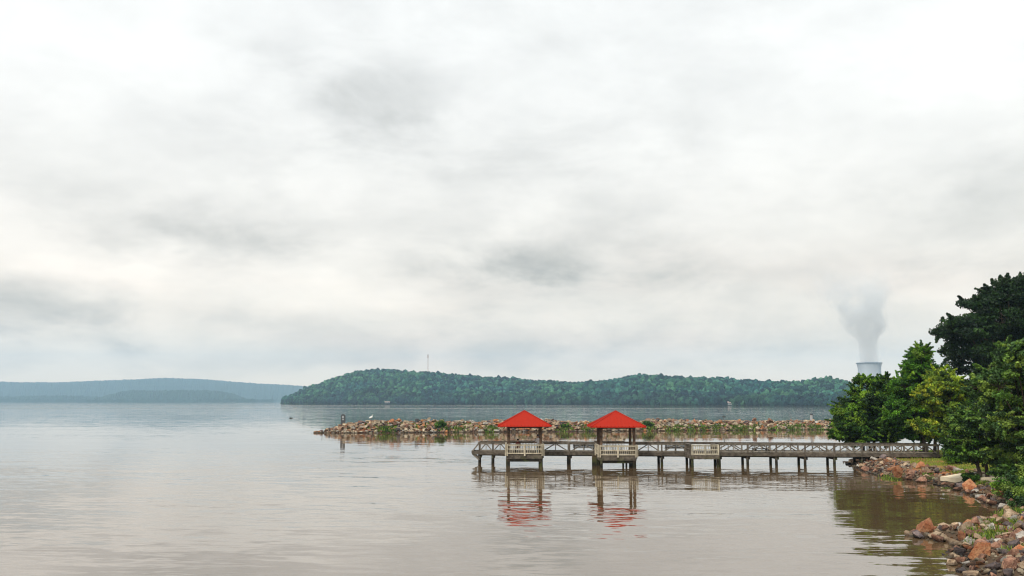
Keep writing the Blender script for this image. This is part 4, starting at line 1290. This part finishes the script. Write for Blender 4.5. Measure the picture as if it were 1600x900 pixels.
# snag at breakwater tip
p = on_level(503, 676, .2); m = MB()
m.tube([(p.x, p.y, -.1), (p.x + .05, p.y, .6), (p.x - .05, p.y, 1.2)], [.06, .04, .02], 6)
tag(m.build('stake', M['dark'], None), 'thin upright stick at the low tip of the breakwater', 'stake')

# ------------------------------------------------------------------ the wooded peninsula
ridge_tab = [(440, 626, 2350), (452, 619, 2350), (470, 613, 2340), (500, 603, 2330), (530, 592, 2320), (560, 583, 2300), (600, 580, 2280), (640, 583, 2240), (680, 586, 2200), (700, 589, 2180), (760, 592, 2120), (800, 595, 2080),
             (850, 598, 2040), (900, 601, 2010), (950, 598, 1980), (1000, 591, 1960), (1050, 595, 1930), (1100, 597, 1910), (1150, 600, 1890), (1200, 601, 1870), (1250, 601, 1860), (1300, 598, 1850), (1322, 602, 1850), (1332, 608, 1850), (1360, 609, 1850), (1500, 609, 1850), (1800, 604, 1850), (2300, 600, 1850)]
shore_tab = [(440, 2300), (452, 2180), (500, 2050), (700, 1760), (1000, 1500), (1300, 1300), (1500, 1250), (2300, 1200)]
rt = np.array(ridge_tab); stb = np.array(shore_tab)
def hill_pt(px, t):
    """t 0 at the lake shore, 1 on the ridge, 2 at the back foot"""
    px = np.asarray(px, float); t = np.asarray(t, float)
    yr = np.interp(px, rt[:, 0], rt[:, 2]); ys = np.interp(px, stb[:, 0], stb[:, 1])
    zr = CAMZ + (626.5 - np.interp(px, rt[:, 0], rt[:, 1])) / F * yr - 7
    zr = np.maximum(zr, 1.0)
    Y = np.where(t <= 1, ys + (yr - ys) * t, yr + (t - 1) * 900)
    tt = np.clip(np.where(t <= 1, t, 2 - t), 0, 1)
    prof = np.sin(tt * math.pi / 2) ** 0.95
    X = (px - 800) / F * Y
    z = 1.0 + (zr - 1.0) * prof + (vnoise(X, Y, 140, 7) - .5) * 22 * np.sin(tt * math.pi) + (vnoise(X, Y, 45, 8) - .5) * 7 * np.minimum(tt * 2, 1) * np.minimum(1, (1 - np.minimum(t, 1)) * 3 + .35)
    return X, Y, np.maximum(z, .4)
pxs = np.arange(440, 2300, 8.0); tsv = np.linspace(0, 2, 49)
gp, gt = np.meshgrid(pxs, tsv)
X, Y, Z = hill_pt(gp.ravel(), gt.ravel())
Z = np.where(gt.ravel() <= 0, -1.0, Z); Z = np.where(gt.ravel() >= 2, -1.0, Z)
nx, ny = len(pxs), len(tsv)
i = np.arange(nx - 1)[None, :] + np.arange(ny - 1)[:, None] * nx
M['forestfloor'] = plain('forest_floor', (0.028, 0.055, 0.014), .95, .1, .4, .05)
link(tag(bpy.data.objects.new('hill', np_mesh('hill', np.column_stack([X, Y, Z]), np.stack([i, i + 1, i + 1 + nx, i + nx], -1).reshape(-1, 4), M['forestfloor'], True)), 'long wooded hill across the lake', kind='structure'))

def canopy_mat():
    m, N, b, o = principled('forest_canopy', .9, .15)
    a = N.node('ShaderNodeAttribute', attribute_name='tint').outputs['Color']
    pos = N.node('ShaderNodeNewGeometry').outputs['Position']
    n1 = N.noise(pos, .35, 4, .7)
    n2 = N.smooth(N.noise(pos, .009, 3, .6), .35, .65)
    c = N.mix(n2, N.vm('MULTIPLY', a, (.55, .80, 1.9)), N.vm('MULTIPLY', a, (1.3, 1.15, 1.5)))  # blue raised in the canopy colour, distance haze painted in
    N.put(b.inputs['Base Color'], N.vm('SCALE', c, scale=N.m('ADD', .3, N.m('MULTIPLY', n1, 1.4))))
    return m
M['canopy'] = canopy_mat()
def forest(name, X, Y, Z, size, seed, cols, sub=2, blobs=1, low=None):
    rs = np.random.RandomState(seed)
    protos = []
    for k in range(10):
        bm = bmesh.new()
        for bidx in range(blobs):
            bm2 = bmesh.new(); bmesh.ops.create_icosphere(bm2, subdivisions=sub, radius=1.0)
            off = Vector((rs.uniform(-.5, .5), rs.uniform(-.5, .5), rs.uniform(-.3, .4))) * (0 if bidx == 0 else 1); sc = 1 if bidx == 0 else rs.uniform(.5, .75)
            for v in bm2.verts:
                v.co *= 1 + mnoise.noise(v.co * 2.3 + Vector((k * 9, bidx * 5, 0))) * .55 + rs.uniform(-.13, .13)
                v.co.z *= 1.05; v.co = v.co * sc + off
            tmpm = bpy.data.meshes.new('t'); bm2.to_mesh(tmpm); bm2.free(); bm.from_mesh(tmpm); bpy.data.meshes.remove(tmpm)
        v = np.array([tuple(q.co) for q in bm.verts]); bm.verts.index_update(); f = np.array([[w.index for w in q.verts] for q in bm.faces]); bm.free()
        protos.append((v, f))
    VV, FF, CC = [], [], []; base = 0; order = rs.randint(10, size=len(X))
    for k in range(10):
        sel = np.where(order == k)[0]
        if not len(sel): continue
        v, f = protos[k]; nv = len(v)
        a = rs.rand(len(sel)) * 6.28; s = size[sel]
        ca, sa = np.cos(a)[:, None], np.sin(a)[:, None]
        vx = (v[:, 0] * ca - v[:, 1] * sa) * s[:, None] + X[sel][:, None]
        vy = (v[:, 0] * sa + v[:, 1] * ca) * s[:, None] + Y[sel][:, None]
        vz = v[:, 2] * s[:, None] * rs.uniform(.9, 1.35, (len(sel), 1)) + Z[sel][:, None]
        VV.append(np.stack([vx, vy, vz], -1).reshape(-1, 3))
        FF.append((f[None] + (base + np.arange(len(sel)) * nv)[:, None, None]).reshape(-1, 3)); base += len(sel) * nv
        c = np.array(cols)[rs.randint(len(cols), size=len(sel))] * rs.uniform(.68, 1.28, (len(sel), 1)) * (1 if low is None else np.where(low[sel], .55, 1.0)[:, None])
        CC.append(np.repeat(c, nv, 0))
    return np_mesh(name, np.concatenate(VV), np.concatenate(FF), M['canopy'], False, np.concatenate(CC))
rsf = np.random.RandomState(2)
nT = 20000
pxr = rsf.uniform(443, 1440, nT); tr_ = rsf.uniform(0.0, 1.08, nT)
edge = rsf.rand(nT) < .10; tr_[edge] = rsf.uniform(0, .04, edge.sum())
rid = rsf.rand(nT) < .10; tr_[rid] = rsf.uniform(.93, 1.05, rid.sum())
X, Y, Z = hill_pt(pxr, tr_)
sz = rsf.uniform(2.5, 4.7, nT) * np.where(pxr < 470, .7, 1) * np.where(rsf.rand(nT) < .05, 1.25, 1)
FORC = [(0.012, 0.058, 0.026), (0.024, 0.092, 0.036), (0.006, 0.032, 0.020), (0.040, 0.125, 0.044), (0.005, 0.024, 0.017)]
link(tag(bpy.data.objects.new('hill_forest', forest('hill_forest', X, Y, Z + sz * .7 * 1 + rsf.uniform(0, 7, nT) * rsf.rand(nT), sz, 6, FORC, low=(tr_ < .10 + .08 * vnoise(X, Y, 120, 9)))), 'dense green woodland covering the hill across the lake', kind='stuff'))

# ------------------------------------------------------------------ distant ridges on the left
def ridge(name, label, tab, Yc, depth, mat, jag, rough=14):
    tb = np.array(tab, float)
    px = np.arange(tb[0, 0], tb[-1, 0] + 1, 1.6); rows = []
    zr = CAMZ + (626.5 - np.interp(px, tb[:, 0], tb[:, 1])) / F * Yc
    tt = np.array([0, .02, .12, .25, .4, .55, .7, .85, 1, 1.4, 2.0]); V = []
    rs = np.random.RandomState(len(label))
    for t in tt:
        k = math.sin(min(t, 2 - t) * math.pi / 2) if t > 0 else 0
        Y_ = Yc + (t - 1) * depth
        X_ = (px - 800) / F * Y_
        z = np.maximum(zr, 2) * k + (vnoise(X_, X_ * 0 + Y_, 260, 3) - .5) * jag * 3 * math.sin(min(t, 1) * math.pi) + (rs.rand(len(px)) - .5) * jag * (t > 0)
        if 0 < t < .1: z = np.maximum(z, 10 + rs.rand(len(px)) * 12)
        z = np.maximum(z, -1.0 if t in (0, 2.0) else 1)
        if t in (0, 2.0): z[:] = -1
        V.append(np.column_stack([X_, np.full(len(px), Y_), z]))
    V = np.concatenate(V); nx = len(px); ny = len(tt)
    i = np.arange(nx - 1)[None, :] + np.arange(ny - 1)[:, None] * nx
    o = bpy.data.objects.new(name, np_mesh(name, V, np.stack([i, i + 1, i + 1 + nx, i + nx], -1).reshape(-1, 4), mat, False))
    return link(tag(o, label, kind='structure'))
M['farforest'] = plain('far_forest', (0.015, 0.040, 0.022), .95, .1, .5, .01)
ridge('mountain', 'long flat-topped mountain on the far left horizon', [(-600, 598), (-300, 596), (0, 597), (100, 597), (150, 595), (200, 593), (270, 591), (330, 593), (400, 599), (450, 602), (490, 604), (600, 609), (800, 616), (1000, 620)], 8200, 1400, M['farforest'], 9)
ridge('hill', 'low dark hill in front of the far mountain', [(140, 625), (160, 621), (190, 612), (210, 609), (250, 610), (300, 610), (340, 610), (368, 615), (388, 623), (400, 625.5)], 5600, 500, M['farforest'], 8)
ridge('hill', 'thin strip of wooded far shore at the left edge', [(-600, 618), (-100, 619), (0, 619), (60, 618), (110, 619), (160, 620), (200, 622), (260, 624), (430, 625.2)], 5900, 260, M['farforest'], 12)

# ------------------------------------------------------------------ mast, houses, boat house
p = at(668.5, 583, 2230); zt = Z_at(555, 2230); z0 = p.z - 20
mast = empty('radio_mast', (p.x, 2230, z0)); tag(mast, 'tall thin radio mast on the ridge of the wooded hill', 'mast')
MAST = plain('mast_paint', (0.45, 0.36, 0.34), .6)
m = MB(); W3 = .9
cor = [(p.x + W3 * math.cos(a), 2230 + W3 * math.sin(a)) for a in (0, 2.094, 4.189)]
for x, y in cor: m.tube([(x, y, z0), (x, y, zt)], .22, 5)
z = z0; k = 0
while z < zt - 3:
    for q in range(3):
        a, b = cor[q], cor[(q + 1) % 3]
        m.beam((*a, z), (*b, z + 2.6), .14, .14)
    z += 2.6
m.build('lattice', MAST, mast)
m = MB(); m.tube([(p.x, 2229, zt - 2), (p.x, 2229, zt + 1.5)], 1.3, 10); m.box(p.x - 1.8, p.x + 1.8, 2226.8, 2227.4, zt - 5.5, zt - 3); m.build('antenna', MAST, mast)

WALL = plain('pale_house_wall', (0.75, 0.70, 0.64), .8); ROOFH = plain('house_roof', (0.32, 0.24, 0.22), .8); GLASSH = plain('dark_window', (0.03, 0.035, 0.04), .2, .6)
WALL2 = plain('dull_boathouse_wall', (0.30, 0.31, 0.30), .8)
def house(label, px, py, Y, w, d_, h, cat='house', name='house', group=None, drop=14):
    p = at(px, py, Y); x, z = p.x, p.z
    root = empty(name, (x, Y, z - h)); tag(root, label, cat, group)
    m = MB(); m.box(x - w / 2, x + w / 2, Y, Y + d_, z - h - drop, z); m.build('wall', WALL if name == 'house' else WALL2, root)
    m = MB(); e = .8; rh = d_ * .32
    m.add([(x - w / 2 - e, Y - e, z + .05), (x + w / 2 + e, Y - e, z + .05), (x + w / 2 + e, Y + d_ + e, z + .05), (x - w / 2 - e, Y + d_ + e, z + .05), (x - w / 2 - e, Y + d_ / 2, z + rh), (x + w / 2 + e, Y + d_ / 2, z + rh)],
          [(3, 2, 1, 0), (0, 1, 5, 4), (2, 3, 4, 5), (1, 2, 5), (3, 0, 4)])
    m.build('roof', ROOFH, root)
    for k in range(max(2, int(w / 4))):
        xx = x - w / 2 + w * (k + .5) / max(2, int(w / 4)); m = MB(); m.box(xx - .7, xx + .7, Y - .08, Y - .004, z - h * .75, z - h * .3); m.build('window', GLASSH, root)
house('small pale house on the ridge of the wooded hill, nearer the trees on the right', 1263, 602.5, 1640, 13, 9, 4)
house('wider pinkish house among treetops on the ridge, left of the smaller one', 1190, 603, 1650, 17, 9, 4)
house('long low pale house on the ridge between the two others', 1212, 604.5, 1640, 12, 8, 3)
house('low pale boathouse at the foot of the wooded hill', 1146, 629.5, 1405, 14, 8, 2.4, 'boathouse', 'boathouse', drop=.3)
house('tiny pale hut at the waterline below the radio mast', 605, 628.2, 1885, 9, 4, 1.8, 'hut', 'hut', drop=.3)

# ------------------------------------------------------------------ cooling tower
TY = 3000
tx = X_at(1358.5, TY, 100); ztop = Z_at(567, TY)
ct = empty('cooling_tower', (tx, TY, 0)); tag(ct, 'grey hyperbolic cooling tower with a steam plume behind the trees', 'cooling tower')
def tower_mat():
    m, N, b, o = principled('tower_concrete', .85, .2)
    pos = N.node('ShaderNodeTexCoord').outputs['Object']
    n1 = N.noise(N.vm('MULTIPLY', pos, (.06, .06, .008)), 1.0, 4, .6)
    N.put(b.inputs['Base Color'], N.mix(n1, (0.32, 0.35, 0.38, 1), (0.46, 0.49, 0.52, 1)))
    return m
TC = tower_mat()
rt_ = 19.0 / F * TY
rings = 26; seg = 64; V, Fs = [], []
def trad(z):
    k = z / ztop; zth = .80
    a = rt_ * .90
    if k > zth: return a * math.sqrt(1 + ((k - zth) / .20 * .48) ** 2)
    return a * math.sqrt(1 + ((zth - k) / .80 * 1.25) ** 2)
for q in range(rings + 1):
    z = ztop * q / rings; r = trad(z)
    for s in range(seg):
        a = 2 * math.pi * s / seg; V.append((math.cos(a) * r, math.sin(a) * r, z))
for q in range(rings + 1):
    z = ztop * (1 - q / rings); r = trad(z) - 1.2
    for s in range(seg):
        a = 2 * math.pi * s / seg; V.append((math.cos(a) * r, math.sin(a) * r, z))
for q in range(2 * rings + 1):
    for s in range(seg): Fs.append((q * seg + s, q * seg + (s + 1) % seg, (q + 1) * seg + (s + 1) % seg, (q + 1) * seg + s))
link(bpy.data.objects.new('shell', np_mesh('shell', V, Fs, TC, True)), ct)
m = MB(); seg_pts = []
for s in range(64):
    a, b = 2 * math.pi * s / 64, 2 * math.pi * (s + 1) / 64; r = trad(ztop) + .9
    m.beam((tx + math.cos(a) * r, TY + math.sin(a) * r, ztop - .8), (tx + math.cos(b) * r, TY + math.sin(b) * r, ztop - .8), 1.4, 2.0)
m.build('rim', plain('rim_concrete', (0.10, 0.14, 0.19), .8), ct)

# steam: a closed domain filled by a procedural density that widens and drifts with height
PXM = TY / F
sm = bpy.data.materials.new('steam'); sm.use_nodes = True; sm.node_tree.nodes.clear(); N = NT(sm.node_tree)
pos = N.node('ShaderNodeNewGeometry').outputs['Position']
x, y, z = N.xyz(pos)
hh = N.m('DIVIDE', N.m('SUBTRACT', z, ztop), 310.0)
hh = N.m('MAXIMUM', hh, 0.0)
nz = N.noise(N.vm('MULTIPLY', pos, (1, 1, .8)), 0.013, 5, .6, color=True)
wx_, wy_, wz_ = N.xyz(nz)
amp_ = N.m('MULTIPLY', N.smooth(hh, 0.10, .45), 150.0)
cx_ = N.m('ADD', tx, N.m('MULTIPLY', N.m('MULTIPLY', hh, hh), -70.0))
ddx = N.m('ADD', N.m('SUBTRACT', x, cx_), N.m('MULTIPLY', N.m('SUBTRACT', wx_, .5), amp_))
ddy = N.m('ADD', N.m('SUBTRACT', y, float(TY)), N.m('MULTIPLY', N.m('SUBTRACT', wy_, .5), amp_))
rr = N.m('SQRT', N.m('ADD', N.m('MULTIPLY', ddx, ddx), N.m('MULTIPLY', ddy, ddy)))
Rz = N.m('ADD', rt_ * .86, N.m('ADD', N.m('MULTIPLY', N.smooth(hh, .16, .42), 46.0), N.m('MULTIPLY', N.smooth(hh, .4, .95), 60.0)))
core = N.m('SUBTRACT', 1.0, N.smooth(N.m('DIVIDE', rr, Rz), .72, 1.0))
puff = N.smooth(N.noise(pos, 0.018, 4, .55), .38, .56)
puff = N.m('ADD', N.m('MULTIPLY', puff, N.smooth(hh, .05, .4)), N.m('SUBTRACT', 1.0, N.smooth(hh, .05, .4)))
fade = N.m('SUBTRACT', 1.0, N.smooth(hh, .12, .98))
dn = N.m('MULTIPLY', N.m('MULTIPLY', core, puff), N.m('MULTIPLY', fade, 0.034))
pv = N.node('ShaderNodeVolumePrincipled'); N.put(pv.inputs['Density'], dn)
pv.inputs['Color'].default_value = (.99, .99, .99, 1); pv.inputs['Anisotropy'].default_value = 0.2
mo = N.node('ShaderNodeOutputMaterial'); N.l.new(pv.outputs[0], mo.inputs['Volume'])
V, Fs = [], []; seg = 20
lev = [(ztop - 1.5, rt_ - 1.6), (ztop + 25, rt_ + 8), (ztop + 70, rt_ + 50), (ztop + 130, rt_ + 85), (ztop + 200, rt_ + 120), (ztop + 315, rt_ + 150)]
for z_, r_ in lev:
    for s in range(seg): a = 2 * math.pi * s / seg; V.append((tx + math.cos(a) * r_ - (z_ - ztop) ** 2 * .0006, TY + math.sin(a) * r_, z_))
V += [(tx, TY, lev[0][0]), (tx - 59, TY, lev[-1][0])]
Fs = []
for q in range(len(lev) - 1):
    for s in range(seg):
        a, b = q * seg + s, q * seg + (s + 1) % seg; Fs += [(a, b, b + seg), (a, b + seg, a + seg)]
for s in range(seg): Fs += [(len(lev) * seg, (s + 1) % seg, s), (len(lev) * seg + 1, (len(lev) - 1) * seg + s, (len(lev) - 1) * seg + (s + 1) % seg)]
st = link(bpy.data.objects.new('steam', np_mesh('steam', V, Fs, sm))); tag(st, 'white steam plume rising from the cooling tower', kind='stuff')

# ------------------------------------------------------------------ haze
hm = bpy.data.materials.new('haze'); hm.use_nodes = True; hm.node_tree.nodes.clear(); N = NT(hm.node_tree)
pv = N.node('ShaderNodeVolumePrincipled'); pv.inputs['Density'].default_value = 1.1e-4
pv.inputs['Color'].default_value = (.50, .75, 0.98, 1); pv.inputs['Anisotropy'].default_value = 0.0
mo = N.node('ShaderNodeOutputMaterial'); N.l.new(pv.outputs[0], mo.inputs['Volume'])
hz = MB(); hz.box(-8000, 8000, -1000, 9850, -5, 470)
hzo = hz.build('haze', hm); tag(hzo, 'thin bluish haze over the lake', kind='stuff')
